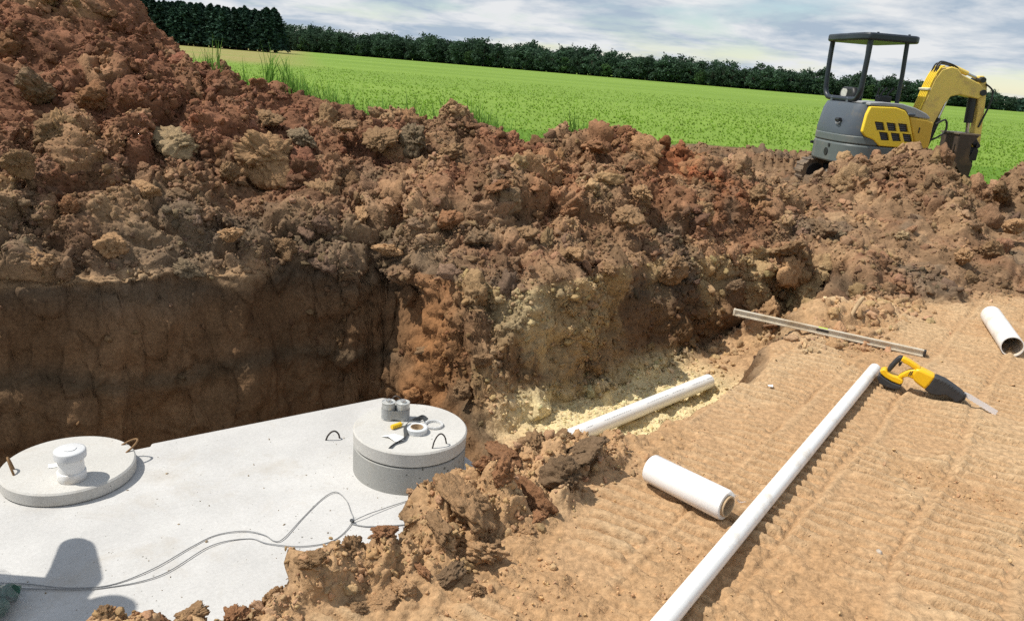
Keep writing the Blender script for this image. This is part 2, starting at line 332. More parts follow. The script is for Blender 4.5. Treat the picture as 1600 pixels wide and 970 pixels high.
# ---- displacement along the normal
f = lambda s, seed, o=3: fbm(p3 * s, o, seed).reshape(X.shape)
D = np.zeros_like(X)
rough = np.maximum(sp * (1 - 0.6 * wall), 0.30 * sstep(0.10, 0.0, np.abs(sd)) * (Y < 4)) * (1 - 0.75 * back)
rough = np.maximum(rough, 0.55 * (M['cut_t'] & (M['side'] < 0)) * sstep(-0.66, -0.3, Z))
rough = np.maximum(rough, 0.9 * sstep(0.25, 0.7, M['ridge'])); rough = np.maximum(rough, 0.85 * sstep(0.02, 0.12, M['heap2'])); rough = np.maximum(rough, 0.45 * sstep(0.2, 0.6, pad) * (Y > 8) * (0.4 + 0.6 * sstep(-0.2, 0.3, mid)))
bank = sstep(2.5, 2.9, X) * sstep(6.5, 5.0, X) * sstep(0.55, 0.35, Z + 0.08 * mid) * sstep(0.05, 0.3, Y - M['ry'] + 0.1) * sp
rough = rough * (1 - 0.75 * bank)
rimr = sstep(0.45, 0.65, M['ta']) * (M['side'] > 0) * sstep(0.42, 0.5, M['d']) * sstep(1.15, 0.8, M['d'] + 0.2 * mid); rough = np.maximum(rough, 0.55 * rimr * sstep(-0.15, 0.2, mid + 0.1))
back = back * (1 - sstep(0.02, 0.10, M['heap2']))
smear = sstep(0.16, 0.42, n2d(X, Y, 0.95, 181, 2)) * sp; rough = rough * (1 - 0.48 * smear)
idx = np.nonzero(rough.ravel() > 0.02)[0]; pr = p3[idx] + 0.06 * np.stack([perlin(p3[idx] * 4, 61), perlin(p3[idx] * 4, 62), perlin(p3[idx] * 4, 63)], 1)
dd = np.zeros(len(idx), np.float32); tint = np.zeros(X.size, np.float32); tint2 = np.zeros(X.size, np.float32)
for cell, amp, seed in ((0.60, 0.15, 71), (0.27, 0.075, 72), (0.115, 0.036, 73), (0.055, 0.018, 74)):
    f1, f2, ci = worley(pr / cell, seed)
    a = np.clip(ci * 1.5 - 0.35, 0, 1)
    dd += amp * a * (0.22 * np.sqrt(np.clip(1 - (f1 / 0.8) ** 2, 0, 1)) + 0.78 * sstep(0.0, 0.22, f2 - f1)) - amp * 0.14 * np.exp(-((f2 - f1) / 0.10) ** 2)
    if cell == 0.27: tint[idx] = ci - 0.5
    if cell == 0.115: tint2[idx] = ci - 0.5
    pr = pr + 0.02 * np.stack([perlin(pr * 14, 64), perlin(pr * 14, 65), perlin(pr * 14, 66)], 1)
D.ravel()[idx] = dd
D = D * rough
fine = f(11, 81, 4)
D += np.maximum(rough, 0.6 * sstep(0.1, 0.5, M['ridge'])) * (Y < 4.5) * (0.016 * f(34, 87, 2) + 0.012 * fine)
D += rough * (0.028 * fine + 0.05 * f(2.6, 84, 2))
wi = np.nonzero(wall.ravel() > 0.05)[0]; w1_, w2_, wc_ = worley((p3[wi] + 0.05 * np.stack([perlin(p3[wi] * 5, 161), perlin(p3[wi] * 5, 162), perlin(p3[wi] * 5, 163)], 1)) * np.array([5.5, 5.5, 3.2], np.float32), 165)
WD = np.zeros(X.size, np.float32); WD[wi] = 0.05 * (wc_ - 0.5) * sstep(0.0, 0.15, w2_ - w1_) - 0.012 * np.exp(-((w2_ - w1_) / 0.05) ** 2) * (perlin(p3[wi] * 2, 166) > 0.0); WD = WD.reshape(X.shape)
D += wall * (WD + 0.085 * f(1.8, 91, 3) + 0.028 * fbm(p3 * np.array([9, 9, 2.5], np.float32), 4, 94).reshape(X.shape) + 0.012 * fine)
D += cut * (1 - wall) * (0.03 * f(4, 97, 3) + 0.016 * fine)
bi = np.nonzero(((bench * (1 - back)).ravel() > 0.05) & (Y.ravel() < 7))[0]; pb_ = p3[bi] + 0.02 * np.stack([perlin(p3[bi] * 12, 261), perlin(p3[bi] * 12, 262), 0 * p3[bi][:, 0]], 1)
BD = np.zeros(X.size, np.float32)
for cell, amp, seed in ((0.085, 0.009, 271), (0.038, 0.0055, 272)):
    f1, f2, ci = worley(pb_ / cell, seed); BD[bi] += amp * ((ci - 0.5) * sstep(0.0, 0.12, f2 - f1) - 0.35 * np.exp(-((f2 - f1) / 0.05) ** 2))
BD = BD.reshape(X.shape) * bench * (0.22 + 0.9 * crumb) * (1 - back); D += BD
D += track + bench * (0.012 * n2d(X, Y, 1.5, 99) + (0.003 + 0.014 * crumb) * fine + 0.0028 * f(42, 85, 2)) * (1 - back)
D += back * 0.02 * fine
gv = X * 0.83 - Y * 0.56; D += bank * (0.05 * n2d(gv, 0.25 * Y, 4.5, 171, 3) + 0.02 * f(9, 173, 3))
bd = np.minimum(sstep(0, 0.03, 1 - np.abs(u[:, None] + 0 * Y)), sstep(YMAX, YMAX - 1.0, Y))     # fade to flat at the sheet's border
P2 = P + NRM * (D * bd)[..., None]; P2[..., 2] = np.where(bd < 1, P2[..., 2] * bd, P2[..., 2])
# ---- colours of the soils themselves
def C3(r, g, b): return np.array([r, g, b], np.float32)
tan, dust, redb, brown, dark, sandc, orange, wallc, redc, grass_c = C3(.40, .252, .136), C3(.455, .318, .186), C3(.188, .088, .050), C3(.230, .142, .080), C3(.135, .098, .066), C3(.60, .49, .28), C3(.34, .155, .06), C3(.20, .115, .06), C3(.21, .078, .035), C3(.10, .19, .022)
mixc = lambda a, b, k: a + (b - a) * np.clip(k, 0, 1)[..., None]
col = np.broadcast_to(tan, X.shape + (3,)).copy()
col = mixc(col, dust, 0.5 * sstep(0.0, 0.5, mid + 0.5 * big) + 0.35 * sstep(0.0, 0.004, track))
col = mixc(col, C3(.37, .225, .115), 0.6 * sstep(0.05, 0.5, crumb - 0.3 + 0.4 * big))
spc = np.broadcast_to(brown, X.shape + (3,)).copy()
redw = np.clip(0.04 + sstep(0.7, -2.8, X) * sstep(0.15, 0.9, Z) * 1.1 + 0.7 * mid + 0.25 * big, 0, 1)
spc = mixc(spc, redb, redw)
rp = np.exp(-(((X - 1.5) / 0.75) ** 2 + ((Y - 7.5) / 0.9) ** 2)) + 0.8 * np.exp(-(((X - 0.2) / 0.5) ** 2 + ((Y - 6.6) / 0.5) ** 2))
spc = mixc(spc, redc, rp * sstep(-0.5, 0.2, mid + 0.2))
spc = mixc(spc, dark, 0.75 * sstep(0.18, 0.5, n2d(X, Y, 1.5, 105, 3)) * sstep(0.9, 0.3, Z))
spc = mixc(spc, C3(.27, .175, .095), 0.5 * sstep(0.22, 0.45, tint.reshape(X.shape) + 0.3 * n2d(X, Y, 0.9, 107)))
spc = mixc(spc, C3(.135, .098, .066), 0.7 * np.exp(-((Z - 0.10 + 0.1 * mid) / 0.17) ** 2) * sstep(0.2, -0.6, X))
spc = spc * (1 + 0.45 * tint.reshape(X.shape) + 0.4 * tint2.reshape(X.shape))[..., None]
col = mixc(col, 0.8 * spc, sstep(0.1, 0.4, np.maximum(pad, M['heap2'] * 4)) * (Y > 7.5))
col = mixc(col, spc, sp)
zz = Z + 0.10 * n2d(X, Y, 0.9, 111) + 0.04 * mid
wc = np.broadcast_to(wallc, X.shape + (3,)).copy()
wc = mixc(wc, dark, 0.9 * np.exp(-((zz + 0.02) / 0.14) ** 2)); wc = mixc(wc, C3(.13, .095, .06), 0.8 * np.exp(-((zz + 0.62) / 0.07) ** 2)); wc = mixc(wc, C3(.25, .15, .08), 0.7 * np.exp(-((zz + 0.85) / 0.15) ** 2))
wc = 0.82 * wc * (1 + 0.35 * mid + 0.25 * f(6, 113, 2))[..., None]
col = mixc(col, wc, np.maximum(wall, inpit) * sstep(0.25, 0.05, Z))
slump = M['cut_t'] & (M['side'] < 0)
ora = np.exp(-(((X + 0.52) / 0.24) ** 2 + ((Y - 5.05) / 0.32) ** 2)); col = mixc(col, orange, 0.55 * ora * (Z < 0.1))
sandm = sstep(0.52, 0.38, M['d'] + 0.08 * mid) * sstep(0.10, 0.22, M['ta'] + 0.05 * mid) * sstep(0.78, 0.6, M['ta']) * (sd < 0.02) * sstep(-0.40, -0.58, Z - 0.06 * mid)
sandm = np.maximum(sandm, 0.35 * slump * np.exp(-(((X - 0.15) / 0.24) ** 2 + ((Y - 4.9) / 0.26) ** 2)) * sstep(-0.2, 0.3, mid + 0.1))
col = mixc(col, C3(.42, .30, .15), 0.6 * slump * sstep(-0.7, -0.2, Z) * sstep(-0.3, 0.3, mid)); col = mixc(col, sandc, sandm)
D2 = sandm * (0.018 * f(9, 121, 2) + 0.010 * f(26, 123, 2)); P2 = P2 + NRM * D2[..., None]
col = mixc(col, grass_c, back)
col = np.clip(col, 0.01, 0.9)
# ---- link the sheet
def grid_mesh(name, P, colr):
    nx, ny = P.shape[:2]; me = bpy.data.meshes.new(name); nv = nx * ny
    ii = np.arange(nv).reshape(nx, ny); q = np.stack([ii[:-1, :-1], ii[1:, :-1], ii[1:, 1:], ii[:-1, 1:]], -1).reshape(-1, 4)
    me.vertices.add(nv); me.vertices.foreach_set('co', P.reshape(-1).astype(np.float32)); me.loops.add(q.size); me.loops.foreach_set('vertex_index', q.reshape(-1).astype(np.int32))
    me.polygons.add(len(q)); me.polygons.foreach_set('loop_start', np.arange(0, q.size, 4, dtype=np.int32)); me.polygons.foreach_set('loop_total', np.full(len(q), 4, np.int32))
    me.polygons.foreach_set('use_smooth', np.ones(len(q), bool)); me.update()
    a = me.attributes.new('soil', 'FLOAT_COLOR', 'POINT'); a.data.foreach_set('color', np.concatenate([colr.reshape(-1, 3), np.ones((nv, 1))], 1).astype(np.float32).ravel())
    return me
M_SOIL = soil_mat('soil', 'GEOMETRY', 'soil', 'pos'); M_CLOD = soil_mat('clod_soil', 'INSTANCER', 'tint', 'obj')
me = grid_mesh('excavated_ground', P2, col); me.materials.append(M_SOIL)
ground = bpy.data.objects.new('ground', me); COL.objects.link(ground); tag(ground, 'dug brown soil with pit, trench, spoil heaps and a tracked bench', kind='structure')
NRM2 = grid_normals(P2)
# height look-up on the finished surface
HG = 0.02; hx0, hy0 = -4.5, 0.5; hw, hh = 600, 500; HM = np.full((hw, hh), -9.0)
gi = ((P2[..., 0] - hx0) / HG).astype(int).ravel(); gj = ((P2[..., 1] - hy0) / HG).astype(int).ravel(); ok = (gi >= 0) & (gi < hw) & (gj >= 0) & (gj < hh)
np.maximum.at(HM, (gi[ok], gj[ok]), P2[..., 2].ravel()[ok])
for _ in range(3):
    sh = np.maximum.reduce([np.roll(HM, 1, 0), np.roll(HM, -1, 0), np.roll(HM, 1, 1), np.roll(HM, -1, 1)]); HM = np.where(HM < -8, sh, HM)
def gz(x, y): return float(HM[min(max(int((x - hx0) / HG), 0), hw - 1), min(max(int((y - hy0) / HG), 0), hh - 1)])

# ------------------------------------------------------------------ clods
def clod_mesh(name, sub, seed, crumbly=1.0):
    """a broken lump of clay: blunt facets, bitten by crumbs of several sizes"""
    bm = bmesh.new(); bmesh.ops.create_icosphere(bm, subdivisions=sub, radius=1.0); rs = np.random.default_rng(seed)
    v = np.array([q.co[:] for q in bm.verts], np.float32); st = 1 + 0.35 * (rs.random(3) - 0.5) * 2; v2 = (v * st).astype(np.float32) + seed * 3.7
    pl = rs.normal(size=(12, 3)); pl /= np.linalg.norm(pl, axis=1, keepdims=True); ph_ = 0.50 + 0.36 * rs.random(12)
    dn = v @ pl.T; r = np.where(dn > 0.05, ph_ / np.maximum(dn, 0.05), 9).min(1); r = np.clip(0.9 * r + 0.08, 0.4, 1.2).astype(np.float32)
    r = r + 0.20 * fbm(v2 * 1.1, 2, seed)
    for fr, am in ((1.9, 0.22), (3.8, 0.13), (7.5, 0.075), (14.0, 0.04))[:2 + max(0, sub - 2)]:
        f1, f2, ci = worley(v2 * fr + 0.25 * np.stack([perlin(v2 * fr, seed + 1), perlin(v2 * fr, seed + 2), perlin(v2 * fr, seed + 3)], 1), seed + int(fr))
        r = r + crumbly * am * ((ci * 1.3 - 0.5) * sstep(0.0, 0.16, f2 - f1) + 0.12 * (0.5 - f1) - 0.30 * np.exp(-((f2 - f1) / 0.06) ** 2))
    r = r + 0.035 * fbm(v2 * 9, 3, seed + 7)
    v3 = v * st * np.clip(r, 0.35, 1.6)[:, None]
    me = bpy.data.meshes.new(name); bm.to_mesh(me); bm.free(); me.vertices.foreach_set('co', v3.astype(np.float32).ravel()); me.polygons.foreach_set('use_smooth', [True] * len(me.polygons)); me.materials.append(M_CLOD); me.update()
    return me
CLODS = [bpy.data.objects.new('clod_source', clod_mesh('clod_shape', 3, k + 1)) for k in range(8)]
def instancer(name, pts, rot, scl, tintc, sources, label, extra_mat=None):
    me = bpy.data.meshes.new(name); n = len(pts); me.vertices.add(n); me.vertices.foreach_set('co', np.asarray(pts, np.float32).ravel())
    for nm, ty, arr, key in (('rot', 'FLOAT_VECTOR', rot, 'vector'), ('scl', 'FLOAT_VECTOR', scl, 'vector'), ('tint', 'FLOAT_VECTOR', tintc, 'vector')):
        a = me.attributes.new(nm, ty, 'POINT'); a.data.foreach_set(key, np.asarray(arr, np.float32).ravel())
    a = me.attributes.new('idx', 'INT', 'POINT'); a.data.foreach_set('value', RNG.integers(0, len(sources), n).astype(np.int32))
    o = bpy.data.objects.new(name, me); COL.objects.link(o); tag(o, label, kind='stuff')
    g = bpy.data.node_groups.new(name, 'GeometryNodeTree'); g.interface.new_socket('Geometry', in_out='INPUT', socket_type='NodeSocketGeometry'); g.interface.new_socket('Geometry', in_out='OUTPUT', socket_type='NodeSocketGeometry')
    gi, go = N(g, 'NodeGroupInput'), N(g, 'NodeGroupOutput'); iop = N(g, 'GeometryNodeInstanceOnPoints'); iop.inputs['Pick Instance'].default_value = True; jn = N(g, 'GeometryNodeJoinGeometry')
    for s in sources:
        oi = N(g, 'GeometryNodeObjectInfo'); oi.inputs['Object'].default_value = s; oi.inputs['As Instance'].default_value = True; g.links.new(oi.outputs['Geometry'], jn.inputs[0])
    def na(nm, ty): q = N(g, 'GeometryNodeInputNamedAttribute', data_type=ty); q.inputs['Name'].default_value = nm; return q
    g.links.new(gi.outputs[0], iop.inputs['Points']); g.links.new(jn.outputs[0], iop.inputs['Instance'])
    g.links.new(na('idx', 'INT').outputs[0], iop.inputs['Instance Index']); g.links.new(na('rot', 'FLOAT_VECTOR').outputs[0], iop.inputs['Rotation']); g.links.new(na('scl', 'FLOAT_VECTOR').outputs[0], iop.inputs['Scale'])
    g.links.new(iop.outputs[0], go.inputs[0]); o.modifiers.new('scatter', 'NODES').node_group = g
    return o
flatP = P2.reshape(-1, 3); flatN = NRM2.reshape(-1, 3); flatC = col.reshape(-1, 3)
def scatter(name, w, n, rmin, rmax, alpha, label, sink=0.42, sources=None, bright=1.0, maxy=17):
    w = (w * (Y < maxy)).ravel(); w = w / w.sum(); ii = RNG.choice(len(w), n, p=w)
    q = RNG.random(n); r = (rmin ** -alpha + q * (rmax ** -alpha - rmin ** -alpha)) ** (-1 / alpha)
    dist = np.hypot(flatP[ii, 1], 1.5); r = r * np.clip(dist / 7.0, 0.55, 1.15)
    nr = flatN[ii]; j = (RNG.random((n, 3)) - 0.5) * 0.012
    pos = flatP[ii] + nr * (r * (0.5 - sink))[:, None] + j
    scl = r[:, None] * (0.72 + 0.56 * RNG.random((n, 3))); tn = flatC[ii] * (bright * (0.82 + 0.42 * RNG.random((n, 1)))) * (1 + 0.12 * (RNG.random((n, 3)) - 0.5))
    return instancer(name, pos, RNG.random((n, 3)) * 6.28, scl, tn, sources or CLODS, label)
area = np.linalg.norm(np.cross(np.gradient(P2, axis=0), np.gradient(P2, axis=1)), axis=-1)
clump = sstep(-0.25, 0.45, n2d(X, Y, 2.3, 131, 3))
scatter('spoil_crumbs', (0.12 + rough) * np.maximum(sp, sstep(0.2, 0.6, pad) * (Y > 8)) * (0.25 + clump) * (1 - 0.8 * wall) * (1 - back) * area ** 0.5, 120000, 0.005, 0.050, 2.1, 'loose clods and crumbs of brown soil covering the spoil heaps')
BIGSRC = [bpy.data.objects.new('lump_source', clod_mesh('lump_shape', 4, 201 + k)) for k in range(6)]
scatter('spoil_lumps', rough * sp * (0.1 + clump) * (1 - back) * area ** 0.8, 900, 0.04, 0.16, 2.0, 'larger broken lumps of clay buried in the spoil heaps', sink=0.62, sources=BIGSRC)
scatter('slump_crumbs', (slump * sstep(-0.68, -0.5, Z) * (0.2 + clump)) * area ** 0.5 + 0.02 * wall * area ** 0.5, 3200, 0.007, 0.045, 1.9, 'small clods lying on the slumped trench side and pit wall')
scatter('sand_lumps', sandm * area ** 0.5, 3200, 0.005, 0.020, 2.0, 'pale yellow sand lumps on the trench floor around the pipe')
bermw = np.exp(-(sd / 0.13) ** 2) * (Y < 3.6) * (X > -1.8) * (X < 0.9)
scatter('berm_crumbs', (bermw + 2.0 * M['ridge'] * (Y < 3.2)) * area ** 0.5, 6500, 0.005, 0.036, 1.7, 'small clods of tan soil along the near edge of the pit', maxy=4)
scatter('bench_crumbs', bench * (0.12 + crumb + 2.0 * np.exp(-((Z) / 0.5) ** 2) * sstep(0.5, 0.1, M['d'] - 0.5)) * (1 - back) * area ** 0.5 * (0.05 + clump ** 2), 9000, 0.003, 0.016, 2.3, 'fine crumbs of dry soil on the tracked bench', maxy=9, bright=1.25)
scatter('rim_clods', rimr * area ** 0.5 * (0.2 + clump), 700, 0.012, 0.06, 1.4, 'broken clods along the trench edge under the level', maxy=9)

# ================================================================== field beyond the heap
def field_mat():
    m = bpy.data.materials.new('field_crop'); m.use_nodes = True; t = m.node_tree; b = t.nodes['Principled BSDF']; b.inputs['Roughness'].default_value = 0.9; b.inputs['Specular IOR Level'].default_value = 0.15
    g = N(t, 'ShaderNodeNewGeometry'); mpn = N(t, 'ShaderNodeMapping', ins={'Scale': (0.35, 1.0, 1.0)}); L(t, g, 'Position', mpn, 0)
    na = N(t, 'ShaderNodeTexNoise', ins={'Scale': 0.045, 'Detail': 5.0, 'Roughness': 0.6}); L(t, mpn, 0, na, 'Vector')
    nb = N(t, 'ShaderNodeTexNoise', ins={'Scale': 1.3, 'Detail': 8.0, 'Roughness': 0.75}); L(t, g, 'Position', nb, 'Vector')
    ra = N(t, 'ShaderNodeValToRGB'); L(t, na, 0, ra, 0); ra.color_ramp.elements[0].position = 0.35; ra.color_ramp.elements[0].color = (0.135, 0.225, 0.030, 1); ra.color_ramp.elements[1].position = 0.68; ra.color_ramp.elements[1].color = (0.185, 0.285, 0.044, 1)
    mr = N(t, 'ShaderNodeMapRange', ins={1: 0.3, 2: 0.7, 3: 0.80, 4: 1.20}); L(t, nb, 0, mr, 0)
    sc = N(t, 'ShaderNodeVectorMath', operation='SCALE'); L(t, ra, 0, sc, 0); L(t, mr, 0, sc, 'Scale')
    # unmown dry strip in front of the pine block
    sx = N(t, 'ShaderNodeSeparateXYZ'); L(t, g, 'Position', sx, 0)
    my = N(t, 'ShaderNodeMapRange', ins={1: 60.0, 2: 72.0}); L(t, sx, 'Y', my, 0)
    xo = N(t, 'ShaderNodeMath', operation='MULTIPLY_ADD', ins={1: 0.27}); L(t, sx, 'Y', xo, 0); L(t, sx, 'X', xo, 2)
    mx_ = N(t, 'ShaderNodeMapRange', ins={1: 2.0, 2: -6.0}); L(t, xo, 0, mx_, 0)
    mu = N(t, 'ShaderNodeMath', operation='MULTIPLY'); L(t, my, 0, mu, 0); L(t, mx_, 0, mu, 1)
    nz = N(t, 'ShaderNodeMapRange', ins={1: 0.3, 2: 0.6, 3: 0.35, 4: 1.0}); L(t, na, 0, nz, 0); mu2 = N(t, 'ShaderNodeMath', operation='MULTIPLY'); L(t, mu, 0, mu2, 0); L(t, nz, 0, mu2, 1)
    mc = N(t, 'ShaderNodeMix', data_type='RGBA'); L(t, mu2, 0, mc, 0); L(t, sc, 0, mc, 6); mc.inputs[7].default_value = (0.27, 0.225, 0.085, 1)
    L(t, mc, 2, b, 'Base Color')
    bp = N(t, 'ShaderNodeBump', ins={'Strength': 0.8, 'Distance': 0.08}); L(t, nb, 0, bp, 'Height'); L(t, bp, 0, b, 'Normal')
    return m
M_FIELD = field_mat()
w0, w1 = float(wid(YMIN)), float(wid(YMAX)); B = 2600
fb = MB(); fb.add([(-w0, YMIN, 0), (w0, YMIN, 0), (w1, YMAX, 0), (-w1, YMAX, 0), (-B, -B, 0), (B, -B, 0), (B, B, 0), (-B, B, 0)], [(4, 5, 1, 0), (5, 6, 2, 1), (6, 7, 3, 2), (7, 4, 0, 3)])
field = fb.build('field', M_FIELD); tag(field, 'wide flat green crop field reaching to the woods', kind='structure')

def leaf_mat(name, col, attr=True, trans=0.35):
    m = bpy.data.materials.new(name); m.use_nodes = True; t = m.node_tree; b = t.nodes['Principled BSDF']; o = t.nodes['Material Output']
    b.inputs['Roughness'].default_value = 0.85; b.inputs['Specular IOR Level'].default_value = 0.12
    oi = N(t, 'ShaderNodeObjectInfo'); g = N(t, 'ShaderNodeNewGeometry'); nz = N(t, 'ShaderNodeTexNoise', ins={'Scale': 0.9, 'Detail': 3.0}); L(t, g, 'Position', nz, 'Vector')
    ad = N(t, 'ShaderNodeMath', operation='ADD'); L(t, oi, 'Random', ad, 0); L(t, nz, 0, ad, 1)
    mr = N(t, 'ShaderNodeMapRange', ins={1: 0.35, 2: 1.65, 3: 0.62, 4: 1.4}); L(t, ad, 0, mr, 0)
    sc = N(t, 'ShaderNodeVectorMath', operation='SCALE'); sc.inputs[0].default_value = col; L(t, mr, 0, sc, 'Scale'); L(t, sc, 0, b, 'Base Color')
    tr = N(t, 'ShaderNodeBsdfTranslucent'); L(t, sc, 0, tr, 0); mx = N(t, 'ShaderNodeMixShader', ins={0: trans}); L(t, b, 0, mx, 1); L(t, tr, 0, mx, 2); L(t, mx, 0, o, 0)
    return m
M_CROP = leaf_mat('crop_leaf', (0.24, 0.385, 0.055), trans=0.5); M_TALL = leaf_mat('tall_grass_blade', (0.17, 0.32, 0.06))
M_PINE = leaf_mat('pine_needles', (0.026, 0.058, 0.038), trans=0.1); M_LEAF = leaf_mat('broadleaf_foliage', (0.046, 0.084, 0.050), trans=0.2); M_LEAFL = leaf_mat('pale_foliage', (0.065, 0.125, 0.045), trans=0.25)
M_BARK = mat('bark', (0.07, 0.05, 0.038), 0.9, var=0.3, vscale=3)
def tuft(name, nb, h, spread, wdt, m, seed, droop=0.5):
    r = random.Random(seed); b = MB()
    for k in range(nb):
        a = r.uniform(0, 6.28); l = h * r.uniform(0.55, 1.1); s = spread * r.uniform(0.3, 1.0); bx, by = r.uniform(-.25, .25) * spread, r.uniform(-.25, .25) * spread; w = wdt * r.uniform(0.7, 1.2); dr = droop * r.random()
        px, py = -math.sin(a) * w, math.cos(a) * w; vs = []
        for i, q in enumerate((0, 0.4, 0.75, 1.0)):
            o_ = s * q * q; zz_ = l * (q - dr * q * q * 0.5); ww = (1, 0.9, 0.55, 0.05)[i]
            vs += [(bx + math.cos(a) * o_ - px * ww, by + math.sin(a) * o_ - py * ww, zz_), (bx + math.cos(a) * o_ + px * ww, by + math.sin(a) * o_ + py * ww, zz_)]
        b.add(vs, [(0, 1, 3, 2), (2, 3, 5, 4), (4, 5, 7, 6)])
    me = bpy.data.meshes.new(name); me.from_pydata(b.v, [], b.f); me.materials.append(m); return bpy.data.objects.new(name, me)
CROP = [tuft('crop_source', 12, 0.17, 0.15, 0.012, M_CROP, k, 0.8) for k in range(4)]; TALL = [tuft('grass_source', 16, 0.62, 0.26, 0.008, M_TALL, 20 + k, 0.9) for k in range(4)]
# crop plants: on the strip behind the heap and out over the field
bw = (back * (Y > 9.5) * area).ravel(); bw /= bw.sum(); ii = RNG.choice(len(bw), 6000, p=bw); pA = flatP[ii]
nfar = 26000; q = RNG.random(nfar); yy = 20 * (75 / 20) ** q; xx = (RNG.random(nfar) * 1.5 - 0.72) * yy; pB = np.stack([xx, yy, np.zeros(nfar)], 1)
keep = RNG.random(nfar) < np.clip(0.35 + 0.6 * n2d(xx[:, None], yy[:, None], 0.25, 141, 2)[:, 0] + 0.4, 0.15, 1)
keep &= RNG.random(nfar) > sstep(52, 74, yy) * sstep(0.03, -0.06, xx / yy + 0.25); pB = pB[keep]; pC = np.concatenate([pA, pB]); n = len(pC)
sc_ = (0.6 + 0.7 * RNG.random((n, 1))) * np.clip(pC[:, 1:2] / 60, 0.3, 0.48) * np.ones((1, 3)); rt = np.stack([np.zeros(n), np.zeros(n), RNG.random(n) * 6.28], 1)
instancer('crop_plants', pC, rt, sc_, np.ones((n, 3)), CROP, 'low green crop plants covering the field')
tw = (np.exp(-((Y - M['cy'] - 0.95 - 0.2 * mid) / 0.35) ** 2) * sstep(-3.3, -2.6, X) * (1 - 0.5 * sstep(-0.9, 0.2, X)) * sstep(0.9, 0.4, X) * area * (0.15 + clump)).ravel(); tw /= tw.sum(); ii = RNG.choice(len(tw), 3400, p=tw); n = 3400
instancer('tall_grass', flatP[ii], np.stack([RNG.normal(size=n) * .12, RNG.normal(size=n) * .12, RNG.random(n) * 6.28], 1), (0.34 + 0.42 * RNG.random((n, 1))) * np.ones((1, 3)), np.ones((n, 3)), TALL, 'tall loose green grass growing behind the spoil heap')

# ------------------------------------------------------------------ woods
def quads(cent, size, nrm_jit, r):
    k = len(cent); a = r.normal(size=(k, 3)); a /= np.linalg.norm(a, axis=1, keepdims=True); b = np.cross(a, r.normal(size=(k, 3))); b /= np.linalg.norm(b, axis=1, keepdims=True)
    s = size * (0.6 + 0.8 * r.random((k, 1))); v = np.stack([cent - a * s, cent + b * s * 0.7, cent + a * s, cent - b * s * 0.7], 1).reshape(-1, 3); return v
def crown_mesh(name, kind, seed, m):
    r = np.random.default_rng(seed)
    if kind == 'pine':
        c = []
        for lv in np.linspace(0.10, 0.99, 30):
            rr = 0.21 * (1 - lv) ** 0.5 + 0.012
            for k in range(9):
                a = r.random() * 6.28; L_ = rr * (0.7 + 0.45 * r.random()); 
                for tq in np.linspace(0.15, 1, 5): c.append((math.cos(a) * L_ * tq, math.sin(a) * L_ * tq, lv - 0.05 * tq * tq + 0.01 * r.normal() + 0.02))
        v = quads(np.array(c), 0.030, 1, r)
    else:
        cl = []; 
        while len(cl) < 46:
            p = r.random(3) * 2 - 1
            if np.dot(p, p) < 1: cl.append(p)
        cl = np.array(cl); cl = cl / np.linalg.norm(cl, axis=1, keepdims=True) ** 0.45; cl = cl * np.array([0.33, 0.33, 0.44]) * (0.8 + 0.3 * r.random((46, 1))) + np.array([0, 0, 0.50])
        c = (cl[:, None] + r.normal(size=(46, 34, 3)) * np.array([0.055, 0.055, 0.045])).reshape(-1, 3); v = quads(c, 0.034, 1, r)
    me = bpy.data.meshes.new(name); k = len(v) // 4; me.from_pydata(v.tolist(), [], [(4 * i, 4 * i + 1, 4 * i + 2, 4 * i + 3) for i in range(k)]); me.materials.append(m); return me
def trunk_mesh(name, seed, pine):
    r = random.Random(seed); b = MB(); b.tube([(0, 0, -0.02), (0.004, 0.002, 0.3), (0, 0.006, 0.6), (0, 0, 0.93 if pine else 0.8)], [0.016, 0.012, 0.008, 0.003], 7)
    if not pine:
        for k in range(5):
            a = r.uniform(0, 6.28); z0 = r.uniform(0.25, 0.5); b.tube([(0, 0, z0), (math.cos(a) * .1, math.sin(a) * .1, z0 + .12), (math.cos(a) * .2, math.sin(a) * .2, z0 + .3)], [0.008, 0.006, 0.002], 5)
    me = bpy.data.meshes.new(name); me.from_pydata(b.v, [], b.f); me.materials.append(M_BARK); return me
PC = [crown_mesh('pine_crown', 'pine', k, M_PINE) for k in range(4)]; BC = [crown_mesh('leaf_crown', 'broad', 40 + k, M_LEAF) for k in range(6)]; BL = [crown_mesh('pale_crown', 'broad', 60 + k, M_LEAFL) for k in range(2)]
PT = trunk_mesh('pine_trunk', 1, True); BT = [trunk_mesh('leaf_trunk', 5 + k, False) for k in range(2)]
def tree(name, x, y, h, wide, crown, trunk, label, cat, group):
    e = empty(name, (x, y, 0), random.uniform(0, 6.28), label, cat, group); e.scale = (h * wide, h * wide, h)
    for nm, mm in (('trunk', trunk), ('crown', crown)):
        o = bpy.data.objects.new(nm, mm); COL.objects.link(o); o.parent = e
    return e
for row in range(5):
    for k in range(38):
        x = -142 + k * 2.4 + random.uniform(-.9, .9) + row * 1.7; y = 186 + row * 4.5 + random.uniform(-1, 1) - 0.04 * (x + 140) ; h = random.uniform(7.9, 9.0) + 0.25 * row
        if x > -0.308 * y: continue
        fr = row == 0
        tree('pine_tree', x, y, h, 1.6, PC[(k * 3 + row) % 4], PT, 'dark conifer in the front row of the pine block left of the field' if fr else 'dark conifer deeper inside the pine block left of the field', 'pine tree', 'front row of the pine block' if fr else 'conifers inside the pine block')
